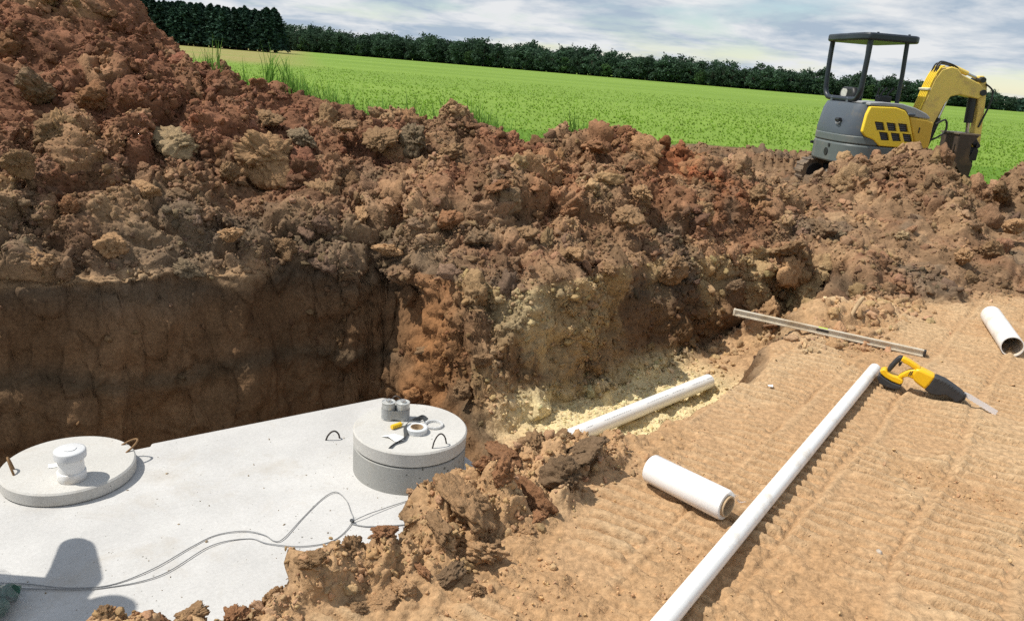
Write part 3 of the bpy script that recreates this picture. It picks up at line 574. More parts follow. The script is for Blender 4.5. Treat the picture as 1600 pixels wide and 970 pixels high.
TL = np.array([(-0.52 * 400, 400), (-0.31 * 385, 385), (-0.16 * 350, 350), (-0.02 * 312, 312), (0.14 * 275, 275), (0.29 * 248, 248), (0.45 * 228, 228), (0.66 * 212, 212), (0.9 * 200, 200)])
seg = np.hypot(*np.diff(TL, axis=0).T); sl_ = np.concatenate([[0], np.cumsum(seg)])
for row in range(3):
    s0 = 0.0
    while s0 < sl_[-1]:
        s0 += random.uniform(3.0, 4.2) * (1 + 0.35 * row); bx = np.interp(s0, sl_, TL[:, 0]); by = np.interp(s0, sl_, TL[:, 1]); rat = bx / by
        hh_ = np.interp(rat, [-.5, -.3, -.05, .15, .3, .45, .52, .6, .9], [11.5, 11.3, 10.2, 8.8, 7.6, 7.2, 5.6, 4.6, 4.6]) * random.uniform(0.78, 1.12) * (0.86 + 0.10 * row)
        pale = row == 0 and random.random() < 0.10
        if pale: hh_ *= 0.72
        tree('broadleaf_tree', bx + random.uniform(-1, 1), by + row * 6.5 + random.uniform(-1.5, 1.5), hh_, random.uniform(1.0, 1.35), random.choice(BL if pale else BC), random.choice(BT),
             'paler green broadleaf tree at the edge of the far wood' if pale else ('broadleaf tree in the front edge of the far wood' if row == 0 else 'broadleaf tree standing deeper in the far wood'), 'tree',
             'pale trees at the wood edge' if pale else ('front trees of the far wood' if row == 0 else 'inner trees of the far wood'))
# dense understorey that closes the wood to the eye
ub = []; r = np.random.default_rng(77); k = 22000; ss = r.random(k) * sl_[-1]; ux = np.interp(ss, sl_, TL[:, 0]) + r.normal(size=k) * 1.0; uy = np.interp(ss, sl_, TL[:, 1]) + 2 + r.random(k) * 14; uz = r.random(k) ** 1.4 * np.interp(ux / uy, [-.5, 0, .3, .5, .9], [7, 6.5, 5, 3.6, 3.0])
k2 = 6000; px_ = -143 + r.random(k2) * 78; py_ = 188 + r.random(k2) * 14 - 0.04 * (px_ + 140); pz_ = r.random(k2) * 5
v = np.concatenate([quads(np.stack([ux, uy, uz], 1), 0.6, 1, r), quads(np.stack([px_, py_, pz_], 1), 0.5, 1, r)]); me = bpy.data.meshes.new('understorey'); me.from_pydata(v.tolist(), [], [(4 * i, 4 * i + 1, 4 * i + 2, 4 * i + 3) for i in range(len(v) // 4)]); me.materials.append(M_PINE)
uo = bpy.data.objects.new('understorey', me); COL.objects.link(uo); tag(uo, 'dark undergrowth filling the woods between the trunks', kind='stuff')

# ================================================================== concrete tank
def concrete(name, col, pits=0.5, stain=0.12):
    m = bpy.data.materials.new(name); m.use_nodes = True; t = m.node_tree; b = t.nodes['Principled BSDF']; b.inputs['Roughness'].default_value = 0.85; b.inputs['Specular IOR Level'].default_value = 0.25
    tc = N(t, 'ShaderNodeTexCoord')
    na = N(t, 'ShaderNodeTexNoise', ins={'Scale': 1.8, 'Detail': 7.0, 'Roughness': 0.65}); L(t, tc, 'Object', na, 'Vector')
    nb = N(t, 'ShaderNodeTexNoise', ins={'Scale': 70.0, 'Detail': 4.0, 'Roughness': 0.7}); L(t, tc, 'Object', nb, 'Vector')
    m1 = N(t, 'ShaderNodeMapRange', ins={1: 0.3, 2: 0.7, 3: 1 - stain, 4: 1 + stain}); L(t, na, 0, m1, 0)
    m2 = N(t, 'ShaderNodeMapRange', ins={1: 0.3, 2: 0.7, 3: 0.92, 4: 1.08}); L(t, nb, 0, m2, 0)
    mm = N(t, 'ShaderNodeMath', operation='MULTIPLY'); L(t, m1, 0, mm, 0); L(t, m2, 0, mm, 1)
    sc = N(t, 'ShaderNodeVectorMath', operation='SCALE'); sc.inputs[0].default_value = col; L(t, mm, 0, sc, 'Scale')
    vo = N(t, 'ShaderNodeTexVoronoi', ins={'Scale': 26.0, 'Randomness': 1.0}); L(t, tc, 'Object', vo, 'Vector')
    nd = N(t, 'ShaderNodeTexNoise', ins={'Scale': 150.0, 'Detail': 3.0}); L(t, tc, 'Object', nd, 'Vector')
    nc = N(t, 'ShaderNodeTexNoise', ins={'Scale': 4.0, 'Detail': 4.0}); L(t, tc, 'Object', nc, 'Vector')
    ad = N(t, 'ShaderNodeMath', operation='MULTIPLY_ADD', ins={1: 0.14}); L(t, nd, 0, ad, 0); L(t, vo, 'Distance', ad, 2)
    th = N(t, 'ShaderNodeMapRange', ins={1: 0.42, 2: 0.72, 3: 0.085, 4: 0.10 + 0.22 * pits}); L(t, nc, 0, th, 0)
    lt = N(t, 'ShaderNodeMath', operation='LESS_THAN'); L(t, ad, 0, lt, 0); L(t, th, 0, lt, 1)
    mx = N(t, 'ShaderNodeMix', data_type='RGBA'); L(t, lt, 0, mx, 0); L(t, sc, 0, mx, 6); mx.inputs[7].default_value = (col[0] * .42, col[1] * .42, col[2] * .4, 1)
    ns = N(t, 'ShaderNodeTexNoise', ins={'Scale': 2.3, 'Detail': 9.0, 'Roughness': 0.72, 'Distortion': 0.6}); L(t, tc, 'Object', ns, 'Vector')
    ms = N(t, 'ShaderNodeMapRange', ins={1: 0.52, 2: 0.78, 3: 0.0, 4: 0.55}); L(t, ns, 0, ms, 0)
    m9 = N(t, 'ShaderNodeMix', data_type='RGBA'); L(t, ms, 0, m9, 0); L(t, mx, 2, m9, 6); m9.inputs[7].default_value = (0.36, 0.31, 0.24, 1); L(t, m9, 2, b, 'Base Color')
    sb = N(t, 'ShaderNodeMath', operation='SUBTRACT'); L(t, nb, 0, sb, 0); L(t, lt, 0, sb, 1)
    bp = N(t, 'ShaderNodeBump', ins={'Strength': 0.3, 'Distance': 0.002}); L(t, sb, 0, bp, 'Height'); L(t, bp, 0, b, 'Normal')
    return m
M_CONC = concrete('tank_concrete', (0.50, 0.495, 0.485), 0.5); M_CONCL = concrete('lid_concrete', (0.50, 0.49, 0.465), 0.4, 0.09); M_CONCR = concrete('riser_concrete', (0.33, 0.33, 0.315), 1.2)
M_WHITE = mat('white_pvc', (0.80, 0.80, 0.79), 0.32, var=0.05, vscale=5, dirt=(0.50, 0.38, 0.24), dscale=6, dlo=0.52, dhi=0.80)
M_REBAR = mat('bent_steel_bar', (0.07, 0.06, 0.055), 0.55, 0.7, var=0.3, vscale=40); M_RUST = mat('rusty_steel_bar', (0.22, 0.13, 0.06), 0.7, 0.4, var=0.35, vscale=50)
EX, EN = Vector((0.795, 0.606, 0)).normalized(), Vector((0.606, -0.795, 0)).normalized(); FC = Vector((-0.764, 4.78, 0)); TZ = -0.64
tank = empty('septic_tank', FC + EN * 0.92 - EX * 1.3 + Vector((0, 0, -2.0)), math.atan2(EX.y, EX.x), 'large pale grey concrete tank sunk in the pit, its flat top showing', 'tank')
tp = [(0, 0.05), (-0.05, 0), (-1.466, 0), (-1.478, 0.032), (-1.60, 0.032), (-1.68, -0.09), (-1.86, -0.135), (-2.06, -0.09), (-2.2, 0.032), (-3.5, 0.032), (-3.5, 1.85), (0, 1.85)]
MB().prism([(a + 1.3, 0.92 - p) for a, p in tp], 0, 2.0 + TZ, 'z').build('tank_body', M_CONC, tank, bevel=0.012, seg=2, smooth=True)
def loop_bar(name, a, b, h, r, m, parent, lean=(0, 0), n=12):
    """bent bar standing in the concrete between world points a and b (given in the parent's frame)"""
    a, b = Vector(a), Vector(b); pts = [a - Vector((0, 0, 0.03))]
    for k in range(n + 1):
        t = k / n; q = a.lerp(b, t); s = math.sin(math.pi * t) ** 0.6; pts.append(q + Vector((lean[0] * s, lean[1] * s, h * s)))
    pts.append(b - Vector((0, 0, 0.03)))
    return MB().tube(pts, r, 8).build(name, m, parent, smooth=True)
tinv = (Matrix.Translation(tank.location) @ Matrix.Rotation(tank.rotation_euler.z, 4, 'Z')).inverted()
loop_bar('lifting_loop', tinv @ Vector((-1.01, 4.09, TZ)), tinv @ Vector((-0.94, 4.13, TZ)), 0.055, 0.005, M_REBAR, tank, (0.0, -0.01))
# left lid
LC = Vector((-2.155, 3.495, TZ)); lid = empty('concrete_lid', LC, 0, 'round pale concrete lid lying directly on the tank, left', 'lid')
MB().lathe([(0, 0.002), (0.298, 0.002), (0.304, 0.01), (0.304, 0.062), (0.296, 0.07), (0.15, 0.071), (0, 0.071)], 72).build('lid_disc', M_CONCL, lid, smooth=True, angle=35)
loop_bar('lifting_loop', (0.155, 0.225, 0.07), (0.215, 0.15, 0.07), 0.035, 0.0055, M_RUST, lid, (0.05, 0.045)); loop_bar('lifting_loop', (-0.215, -0.10, 0.07), (-0.18, -0.155, 0.07), 0.07, 0.0055, M_RUST, lid, (-0.03, 0.01))
# clean-out pipe on the left lid
co = empty('cleanout_pipe', (-2.06, 3.355, TZ + 0.071), 0, 'short white plastic pipe stub with a round cap on the left lid', 'pipe')
M_CAP = mat('grey_white_cap', (0.62, 0.63, 0.64), 0.35, var=0.08, vscale=20)
MB().lathe([(0, 0.0), (0.062, 0.0), (0.064, 0.003), (0.064, 0.042), (0.062, 0.045), (0.057, 0.045)], 40).build('coupling', M_WHITE, co, smooth=True)
MB().lathe([(0.0575, 0.03), (0.0575, 0.13)], 40).build('pipe_stub', M_WHITE, co, smooth=True)
cp = MB().lathe([(0.0575, 0.116), (0.069, 0.116), (0.071, 0.118), (0.071, 0.150), (0.068, 0.155), (0.060, 0.158), (0, 0.159)], 44).build('cap', M_CAP, co, smooth=True)
MB().lathe([(0.030, 0.1585), (0.030, 0.1615), (0.026, 0.162), (0, 0.162)], 24).build('cap_emblem', M_CAP, cp, smooth=True)
tag(MB().box((-2.205, 3.455, TZ + 0.0735), (0.055, 0.04, 0.0012), Matrix.Rotation(0.5, 3, 'Z')).build('paper_label', mat('paper', (0.78, 0.78, 0.76), 0.8, var=0.2, vscale=120)), 'small white paper label lying on the left lid by the pipe stub', 'label')
# riser ring and its lid
RC = Vector((-0.495, 3.86, TZ))
rr = MB().lathe([(0.215, 0.0), (0.302, 0.0), (0.302, 0.148), (0.298, 0.152), (0.215, 0.152)], 72, closed=True).build('riser_ring', M_CONCR, None, smooth=True, angle=35); rr.location = RC; tag(rr, 'dark grey pitted concrete ring standing on the tank under a lid', 'concrete ring')
rl = empty('concrete_lid', RC + Vector((0, 0, 0.158)), 0.4, 'round concrete lid with cans and tape on top, raised on a ring', 'lid')
MB().lathe([(0, 0.0), (0.296, 0.0), (0.302, 0.006), (0.306, 0.074), (0.298, 0.082), (0.15, 0.083), (0, 0.083)], 72).build('lid_disc', M_CONCL, rl, smooth=True, angle=35)
rinv = (Matrix.Translation(rl.location) @ Matrix.Rotation(0.4, 4, 'Z')).inverted(); RT = TZ + 0.158 + 0.083
loop_bar('lifting_loop', rinv @ Vector((-0.35, 3.635, RT)), rinv @ Vector((-0.285, 3.70, RT)), 0.068, 0.004, M_REBAR, rl, (0.0, 0.0)); loop_bar('lifting_loop', rinv @ Vector((-0.655, 4.075, RT)), rinv @ Vector((-0.565, 4.085, RT)), 0.075, 0.004, M_REBAR, rl)
# two cans bound with grey tape
M_CAN = mat('grey_can', (0.50, 0.51, 0.50), 0.42, 0.35, var=0.18, vscale=25, dirt=(0.32, 0.31, 0.29), dscale=14); M_TAPEG = mat('grey_tape', (0.33, 0.34, 0.34), 0.5, var=0.15, vscale=30, bump=0.3, bscale=25); M_LID = mat('tin_lid', (0.62, 0.62, 0.60), 0.3, 0.7)
cn = empty('taped_cans', (-0.592, 3.945, RT), 0.12, 'pair of small grey cans bound together with grey tape', 'cans')
for sx in (-1, 1):
    b = MB().lathe([(0, 0), (0.036, 0), (0.038, 0.003), (0.038, 0.006), (0.0365, 0.008), (0.0365, 0.096), (0.038, 0.098), (0.038, 0.101), (0.036, 0.102), (0.034, 0.099), (0, 0.099)], 32, (sx * 0.0385, 0, 0)).build('can', M_CAN, cn, smooth=True, angle=30)
    MB().lathe([(0.0145, 0.098), (0.0145, 0.112), (0.013, 0.114), (0, 0.114)], 20, (sx * 0.0385, 0, 0)).build('can_cap', M_LID, b, smooth=True)
def band(r, hx, z0, z1, n=16):
    o = [];
    for k in range(n + 1): a = -math.pi / 2 + math.pi * k / n; o.append((hx + r * math.cos(a), r * math.sin(a)))
    for k in range(n + 1): a = math.pi / 2 + math.pi * k / n; o.append((-hx + r * math.cos(a), r * math.sin(a)))
    m = len(o); b = MB(); b.add([(x, y, z0 + 0.004 * math.sin(5 * i)) for i, (x, y) in enumerate(o)] + [(x, y, z1 + 0.003 * math.sin(3 * i)) for i, (x, y) in enumerate(o)], [(i, (i + 1) % m, m + (i + 1) % m, m + i) for i in range(m)]); return b
band(0.0385, 0.0385, 0.010, 0.064).build('tape_wrap', M_TAPEG, cn, smooth=True)
# yellow marker, tape roll, dark strip, clear ring, paper scrap
M_YEL = mat('yellow_plastic', (0.80, 0.50, 0.015), 0.4, var=0.06); M_CARD = mat('cardboard', (0.42, 0.30, 0.18), 0.85, var=0.15, vscale=40); M_TAPEW = mat('pale_tape', (0.60, 0.62, 0.63), 0.35, var=0.1, vscale=60); M_DARK = mat('dark_grey_tape', (0.055, 0.06, 0.065), 0.4); M_CLEAR = mat('clear_tape', (0.75, 0.76, 0.76), 0.15, trans=0.35, var=0.1, vscale=60)
ym = empty('yellow_marker', (-0.566, 3.835, RT + 0.0135), math.atan2(0.06, 0.055), 'short yellow plastic tube lying in front of the grey cans', 'marker')
MB().tube([(-0.036, 0, 0), (-0.034, 0, 0), (0.026, 0, 0), (0.028, 0, 0)], [0.011, 0.0132, 0.0132, 0.011], 18).build('barrel', M_YEL, ym, smooth=True); MB().tube([(0.027, 0, 0), (0.040, 0, 0), (0.045, 0, 0)], [0.008, 0.006, 0.002], 12).build('tip', mat('pale_tip', (0.7, 0.62, 0.4), 0.5), ym, smooth=True)
tr = empty('tape_roll', (-0.455, 3.805, RT + 0.001), 0.2, 'roll of pale grey tape lying flat on the raised lid', 'tape roll')
MB().lathe([(0.034, 0.002), (0.057, 0.0), (0.057, 0.026), (0.052, 0.029), (0.045, 0.026), (0.034, 0.027)], 40, closed=True).build('tape_winding', M_TAPEW, tr, smooth=True, angle=30); MB().lathe([(0.031, 0.0), (0.0338, 0.0), (0.0338, 0.030), (0.031, 0.030)], 32, closed=True).build('cardboard_core', M_CARD, tr, smooth=True, angle=30)
def ribbon(name, pts, wv, m, th=0.0012):
    b = MB(); pts = [Vector(p) for p in pts]; k = len(pts); vs = []
    for i, p in enumerate(pts):
        t = (pts[min(i + 1, k - 1)] - pts[max(i - 1, 0)]).normalized(); w = Vector(wv[i]); w = (w - t * w.dot(t)); nn = t.cross(w).normalized() * th
        vs += [p - w - nn, p + w - nn, p + w + nn, p - w + nn]
    fs = [(0, 1, 2, 3), tuple(4 * (k - 1) + q for q in (3, 2, 1, 0))]
    for i in range(k - 1):
        for q in range(4): fs.append((4 * i + q, 4 * i + (q + 1) % 4, 4 * i + 4 + (q + 1) % 4, 4 * i + 4 + q))
    return b.add(vs, fs).build(name, m, None, smooth=True, angle=50)
def smooth_path(pts, n=6):
    o = []; P_ = [Vector(p) for p in pts]
    for i in range(len(P_) - 1):
        a, b, c, d = P_[max(i - 1, 0)], P_[i], P_[i + 1], P_[min(i + 2, len(P_) - 1)]
        for k in range(n): t = k / n; o.append(0.5 * ((2 * b) + (c - a) * t + (2 * a - 5 * b + 4 * c - d) * t * t + (3 * b - a - 3 * c + d) * t ** 3))
    o.append(P_[-1]); return o
st = smooth_path([(-0.415, 3.93, RT + .012), (-0.445, 3.945, RT + .022), (-0.475, 3.915, RT + .018), (-0.44, 3.895, RT + .034), (-0.485, 3.875, RT + .038), (-0.515, 3.81, RT + .030), (-0.505, 3.74, RT + .008), (-0.515, 3.68, RT + .012), (-0.55, 3.635, RT + .004), (-0.565, 3.595, RT + .006)])
sp_ = ribbon('tape_strip', st, [(0.004, 0.004, 0.012)] * 12 + [(0.008, 0.003, 0.009)] * (len(st) - 12), M_DARK); tag(sp_, 'dark grey strip of tape curling off the roll on the raised lid', 'tape strip')
cr = MB().lathe([(0.040, 0.001), (0.052, 0.001), (0.053, 0.012), (0.050, 0.014), (0.041, 0.013)], 40, closed=True).build('tape_ring', M_CLEAR, None, smooth=True); cr.location = (-0.375, 3.895, RT); tag(cr, 'thin translucent ring of tape beside the tape roll', 'tape ring')
pb = MB(); pts = [(-0.63, 3.715), (-0.59, 3.70), (-0.545, 3.665), (-0.505, 3.675), (-0.512, 3.73), (-0.56, 3.735)]; pb.add([(x, y, RT + 0.003 + 0.010 * (i % 2)) for i, (x, y) in enumerate(pts)] + [(-0.55, 3.70, RT + 0.016)], [(i, (i + 1) % 6, 6) for i in range(6)])
po = pb.build('paper_scrap', mat('backing_paper', (0.82, 0.82, 0.80), 0.6)); so_ = po.modifiers.new('thick', 'SOLIDIFY'); so_.thickness = 0.0012; tag(po, 'crumpled white paper scrap lying on the raised lid', 'paper')
# grey flat cable looping over the tank top
M_WIRE = mat('grey_cable', (0.28, 0.285, 0.29), 0.4)
wz = TZ + 0.005
cw = [(-2.3, 2.60), (-1.91, 2.65), (-1.70, 2.648), (-1.54, 2.69), (-1.42, 2.81), (-1.33, 2.98), (-1.26, 3.085), (-1.15, 3.13), (-1.05, 3.115), (-0.99, 3.075), (-0.955, 3.10), (-0.92, 3.27), (-0.87, 3.46), (-0.82, 3.53), (-0.755, 3.47), (-0.71, 3.37), (-0.68, 3.275), (-0.73, 3.12), (-0.86, 3.05), (-1.01, 3.05), (-1.11, 3.08), (-1.25, 3.0), (-1.37, 2.775), (-1.54, 2.675), (-1.72, 2.636), (-2.3, 2.585)]
wire = empty('cable', (-0.9, 3.1, TZ), 0, 'thin grey cable lying in loops across the tank top', 'cable')
def strand(name, pts, r, par_): MB().tube([Vector(p) - par_.location for p in smooth_path(pts, 8)], r, 6).build(name, M_WIRE, par_, smooth=True)
strand('strand', [(x, y, wz - 0.002 + 0.004 * abs(math.sin(i * 1.1))) for i, (x, y) in enumerate(cw)], 0.0023, wire)
strand('strand', [(-0.68, 3.275, wz + .004), (-0.63, 3.325, wz + .01), (-0.58, 3.38, wz + .006), (-0.44, 3.51, wz), (-0.30, 3.58, wz)], 0.0023, wire); strand('strand', [(-0.68, 3.262, wz), (-0.63, 3.25, wz), (-0.58, 3.252, wz), (-0.48, 3.275, wz), (-0.30, 3.33, wz)], 0.003, wire)
MB().box((0.22, 0.172, 0.014), (0.014, 0.022, 0.012), Matrix.Rotation(0.8, 3, 'Z')).build('cable_clip', M_DARK, wire, bevel=0.002)
# plastic bag with green things, lower left corner of the tank
bag = empty('plastic_bag', (-1.93, 2.47, TZ), 0, 'clear plastic bag of dark green fittings on the tank corner', 'plastic bag')
M_GREEN = mat('dark_green_plastic', (0.012, 0.075, 0.05), 0.3, var=0.4, vscale=30); M_BAG = mat('clear_film', (0.85, 0.87, 0.88), 0.12, alpha=0.12, bump=0.6, bscale=14)
for k in range(11):
    a = k * 0.9; rr_ = 0.04 + 0.05 * (k % 3); b = MB().lathe([(0, 0), (0.03, 0), (0.034, 0.006), (0.034, 0.045), (0.024, 0.055), (0.024, 0.075), (0, 0.075)], 20).build('fitting', M_GREEN, bag, smooth=True, angle=30); b.location = (rr_ * math.cos(a), rr_ * math.sin(a), 0.012 + 0.03 * (k % 2)); b.rotation_euler = (1.2 * math.sin(k * 2.1), 1.0 * math.cos(k * 1.3), k)
bb = MB(); nu, nv = 28, 12; vs = []
for j in range(nv + 1):
    for i in range(nu):
        a = 2 * math.pi * i / nu; e = j / nv * math.pi * 0.5; r_ = (0.165 + 0.018 * math.sin(5 * a + 3 * e) + 0.01 * math.sin(11 * a)) * (math.cos(e) ** 0.5 if j < nv else 0.05); vs.append((r_ * math.cos(a), r_ * math.sin(a) * 0.9, 0.003 + 0.13 * math.sin(e) + 0.012 * math.sin(7 * a + 5 * e)))
fs = [(j * nu + i, j * nu + (i + 1) % nu, (j + 1) * nu + (i + 1) % nu, (j + 1) * nu + i) for j in range(nv) for i in range(nu)]
bb.add(vs, fs).build('film', M_BAG, bag, smooth=True)

# ================================================================== pipes, film roll, level, saw
def pipe_between(name, a, b, r, label, wall=0.005, m=None, n=28):
    a, b = Vector(a), Vector(b); d = b - a; ln = d.length; e = empty(name, a, 0, label, 'pipe'); e.rotation_euler = d.to_track_quat('X', 'Z').to_euler()
    MB().tube([(0, 0, 0), (ln, 0, 0)], r, n, cap=False).build('outer_wall', m or M_WHITE, e, smooth=True); MB().tube([(0, 0, 0), (ln, 0, 0)], r - wall, n, cap=False).build('bore', M_BORE, e, smooth=True)
    for x in (0, ln):
        g = MB(); vs = []; 
        for k in range(n): q = 2 * math.pi * k / n; vs += [(x, r * math.cos(q), r * math.sin(q)), (x, (r - wall) * math.cos(q), (r - wall) * math.sin(q))]
        g.add(vs, [(2 * k, 2 * ((k + 1) % n), 2 * ((k + 1) % n) + 1, 2 * k + 1) for k in range(n)]).build('rim', M_WHITE, e)
    return e
M_BORE = mat('bounce_tinted_bore', (0.62, 0.54, 0.44), 0.6)  # warm light bounced off the ground is put into the bore colour
def printed_pvc():
    m = mat('printed_white_pvc', (0.80, 0.80, 0.79), 0.3, var=0.04, vscale=5, dirt=(0.55, 0.46, 0.28), dscale=7, dlo=0.6, dhi=0.85); t = m.node_tree; b = t.nodes['Principled BSDF']; src = b.inputs['Base Color'].links[0].from_socket
    tc = N(t, 'ShaderNodeTexCoord'); sx = N(t, 'ShaderNodeSeparateXYZ'); L(t, tc, 'Object', sx, 0)
    an = N(t, 'ShaderNodeMath', operation='ARCTAN2'); L(t, sx, 'Y', an, 0); L(t, sx, 'Z', an, 1)
    bd_ = N(t, 'ShaderNodeMath', operation='COMPARE', ins={1: -0.62, 2: 0.07}); L(t, an, 0, bd_, 0)
    w1_ = N(t, 'ShaderNodeTexNoise', noise_dimensions='1D', ins={'Scale': 130.0, 'Detail': 1.0}); L(t, sx, 'X', w1_, 'W'); w2_ = N(t, 'ShaderNodeTexNoise', noise_dimensions='1D', ins={'Scale': 5.0, 'Detail': 1.0}); L(t, sx, 'X', w2_, 'W')
    g1 = N(t, 'ShaderNodeMath', operation='GREATER_THAN', ins={1: 0.5}); L(t, w1_, 0, g1, 0); g2 = N(t, 'ShaderNodeMath', operation='GREATER_THAN', ins={1: 0.47}); L(t, w2_, 0, g2, 0)
    a1 = N(t, 'ShaderNodeMath', operation='MULTIPLY'); L(t, g1, 0, a1, 0); L(t, g2, 0, a1, 1); a2 = N(t, 'ShaderNodeMath', operation='MULTIPLY'); L(t, a1, 0, a2, 0); L(t, bd_, 0, a2, 1); a3 = N(t, 'ShaderNodeMath', operation='MULTIPLY', ins={1: 0.75}); L(t, a2, 0, a3, 0)
    mx = N(t, 'ShaderNodeMix', data_type='RGBA'); L(t, a3, 0, mx, 0); t.links.new(src, mx.inputs[6]); mx.inputs[7].default_value = (0.08, 0.08, 0.1, 1); L(t, mx, 2, b, 'Base Color'); return m
pipe_between('drain_pipe', (0.08, 4.02, -0.632), (1.475, 5.385, -0.590), 0.052, 'white plastic drain pipe lying in the trench on yellow sand', m=printed_pvc())
zl = max(gz(0.75, 2.25), gz(1.3, 3.05), gz(1.8, 3.8)) + 0.028
lp = pipe_between('long_pipe', (2.045, 4.15, zl), (0.36, 1.665, zl), 0.0305, 'long thin white plastic pipe lying across the tracked ground', wall=0.004)
sv = MB().box((-0.012, 0.004, 0.024), (0.03, 0.012, 0.003), Matrix.Rotation(-0.3, 3, 'Y')).build('cut_splinter', M_WHITE, lp)
pipe_between('short_pipe', (3.40, 5.42, gz(3.36, 5.3) + 0.060), (3.155, 4.735, gz(3.17, 4.8) + 0.060), 0.066, 'short thick white plastic pipe offcut at the right', wall=0.006)
# roll of stretch film
M_FILM = mat('wound_white_film', (0.80, 0.80, 0.80), 0.16, var=0.03, spec=0.7)
a, b_ = Vector((0.575, 2.715, 0)), Vector((0.815, 2.475, 0)); ax = (b_ - a).normalized(); zr = max(gz(a.x, a.y), gz(b_.x, b_.y), gz(0.69, 2.59))
fr_ = empty('film_roll', (a.x, a.y, zr + 0.056), math.atan2(ax.y, ax.x), 'fat white roll of stretch film lying on the ground', 'film roll'); ln = (b_ - a).length
def xlathe(prof, n=40):
    q = MB().lathe([(r, z) for z, r in prof], n, closed=True); q.v = [(v_[2], v_[0], v_[1]) for v_ in q.v]; return q
xlathe([(0.004, 0.040), (0.004, 0.052), (0.010, 0.0565), (ln - 0.012, 0.0565), (ln - 0.004, 0.053), (ln - 0.004, 0.040)]).build('film_winding', M_FILM, fr_, smooth=True, angle=50)
xlathe([(-0.004, 0.034), (-0.004, 0.0398), (ln + 0.006, 0.0398), (ln + 0.006, 0.034)]).build('cardboard_core', M_CARD, fr_, smooth=True, angle=30)
fl = MB(); nu, nv = 26, 7; rg = random.Random(3); vs = []
for i in range(nu):
    for j in range(nv):
        vs.append((0.11 + (ln - 0.10) * i / (nu - 1), 0.044 + 0.013 * j + 0.005 * rg.random(), -0.030 + 0.055 * (1 - j / (nv - 1)) ** 1.2 + 0.006 * (rg.random() - 0.5) + 0.007 * math.sin(i * 1.1 + j)))
fl.add(vs, [(i * nv + j, i * nv + j + 1, (i + 1) * nv + j + 1, (i + 1) * nv + j) for i in range(nu - 1) for j in range(nv - 1)]); fl.build('loose_film', mat('loose_clear_film', (0.9, 0.9, 0.92), 0.08, alpha=0.34, spec=1.0), fr_, smooth=True)
# spirit level
la, lb = Vector((1.455, 4.985, 0)), Vector((2.525, 4.55, 0)); za = 0.045; zb = gz(2.5, 4.56) + 0.002
dv = Vector((lb.x - la.x, lb.y - la.y, zb - za)); lv = empty('spirit_level', (la.x, la.y, za), 0, 'long pale metal spirit level reaching from the bench over the trench edge', 'spirit level'); lv.rotation_euler = dv.to_track_quat('X', 'Z').to_euler(); ll = dv.length
M_ALU = mat('dusty_aluminium', (0.62, 0.56, 0.45), 0.5, 0.1, var=0.12, vscale=6, dirt=(0.42, 0.30, 0.17), dscale=4, dlo=0.45, dhi=0.7); M_BLK = mat('black_plastic', (0.022, 0.022, 0.024), 0.5, var=0.2); M_VIAL = mat('level_vial', (0.45, 0.62, 0.04), 0.15)
ib = MB().prism([(-0.012, 0), (0.012, 0), (0.012, 0.008), (0.004, 0.010), (0.004, 0.033), (0.012, 0.035), (0.012, 0.042), (-0.012, 0.042), (-0.012, 0.035), (-0.004, 0.033), (-0.004, 0.010), (-0.012, 0.008)], 0.012, ll - 0.012, 'x'); ib.build('beam', M_ALU, lv)
for x in (0.006, ll - 0.006): MB().box((x, 0, 0.021), (0.014, 0.028, 0.045)).build('end_cap', M_BLK if x > 0.5 else M_ALU, lv, bevel=0.003)
for x in (ll / 2 - 0.02,):
    v_ = MB().box((x, 0, 0.030), (0.075, 0.020, 0.022)).build('vial_holder', M_BLK, lv, bevel=0.003)
    MB().tube([(x - 0.028, 0, 0.037), (x + 0.028, 0, 0.037)], 0.0085 if 0.3 < x < 0.9 else 0.0115, 14).build('vial', M_VIAL, v_, smooth=True)
# reciprocating saw
M_SAWY = mat('saw_yellow', (0.80, 0.46, 0.008), 0.38, var=0.05, dirt=(0.45, 0.30, 0.13), dscale=14, dlo=0.6, dhi=0.8); M_SAWB = mat('saw_rubber', (0.028, 0.028, 0.030), 0.6, var=0.25, vscale=20, dirt=(0.16, 0.12, 0.085), dscale=16, dlo=0.58, dhi=0.8); M_BLADE = mat('saw_blade', (0.72, 0.70, 0.71), 0.4, 0.15, var=0.06)
sz0 = max(gz(2.05, 3.96), gz(2.32, 3.82), gz(2.2, 3.88)) - 0.026
saw_o = empty('reciprocating_saw', (2.0, 3.99, sz0), math.atan2(-0.49, 0.872), 'yellow and black reciprocating saw with its blade on the ground', 'saw')
def sawpart(nm, poly, hw, m, bev, par_=None): return MB().prism(poly, -hw, hw, 'y').build(nm, m, par_ or saw_o, bevel=bev, seg=3)
sawpart('battery', [(-0.010, 0.078), (0.001, 0.092), (0.024, 0.078), (0.064, 0.062), (0.115, 0.055), (0.112, 0.036), (0.081, 0.027), (0.047, 0.030), (0.006, 0.042)], 0.038, M_SAWB, 0.006)
hb = sawpart('handle_base', [(-0.003, 0.111), (0.016, 0.125), (0.030, 0.120), (0.038, 0.106), (0.066, 0.098), (0.085, 0.097), (0.114, 0.088), (0.119, 0.070), (0.106, 0.059), (0.064, 0.066), (0.025, 0.081), (0.002, 0.096)], 0.030, M_SAWY, 0.006)
sawpart('rear_handle', [(0.028, 0.118), (0.034, 0.145), (0.058, 0.192), (0.071, 0.210), (0.093, 0.208), (0.089, 0.190), (0.071, 0.164), (0.052, 0.122), (0.045, 0.108)], 0.019, M_SAWB, 0.009)
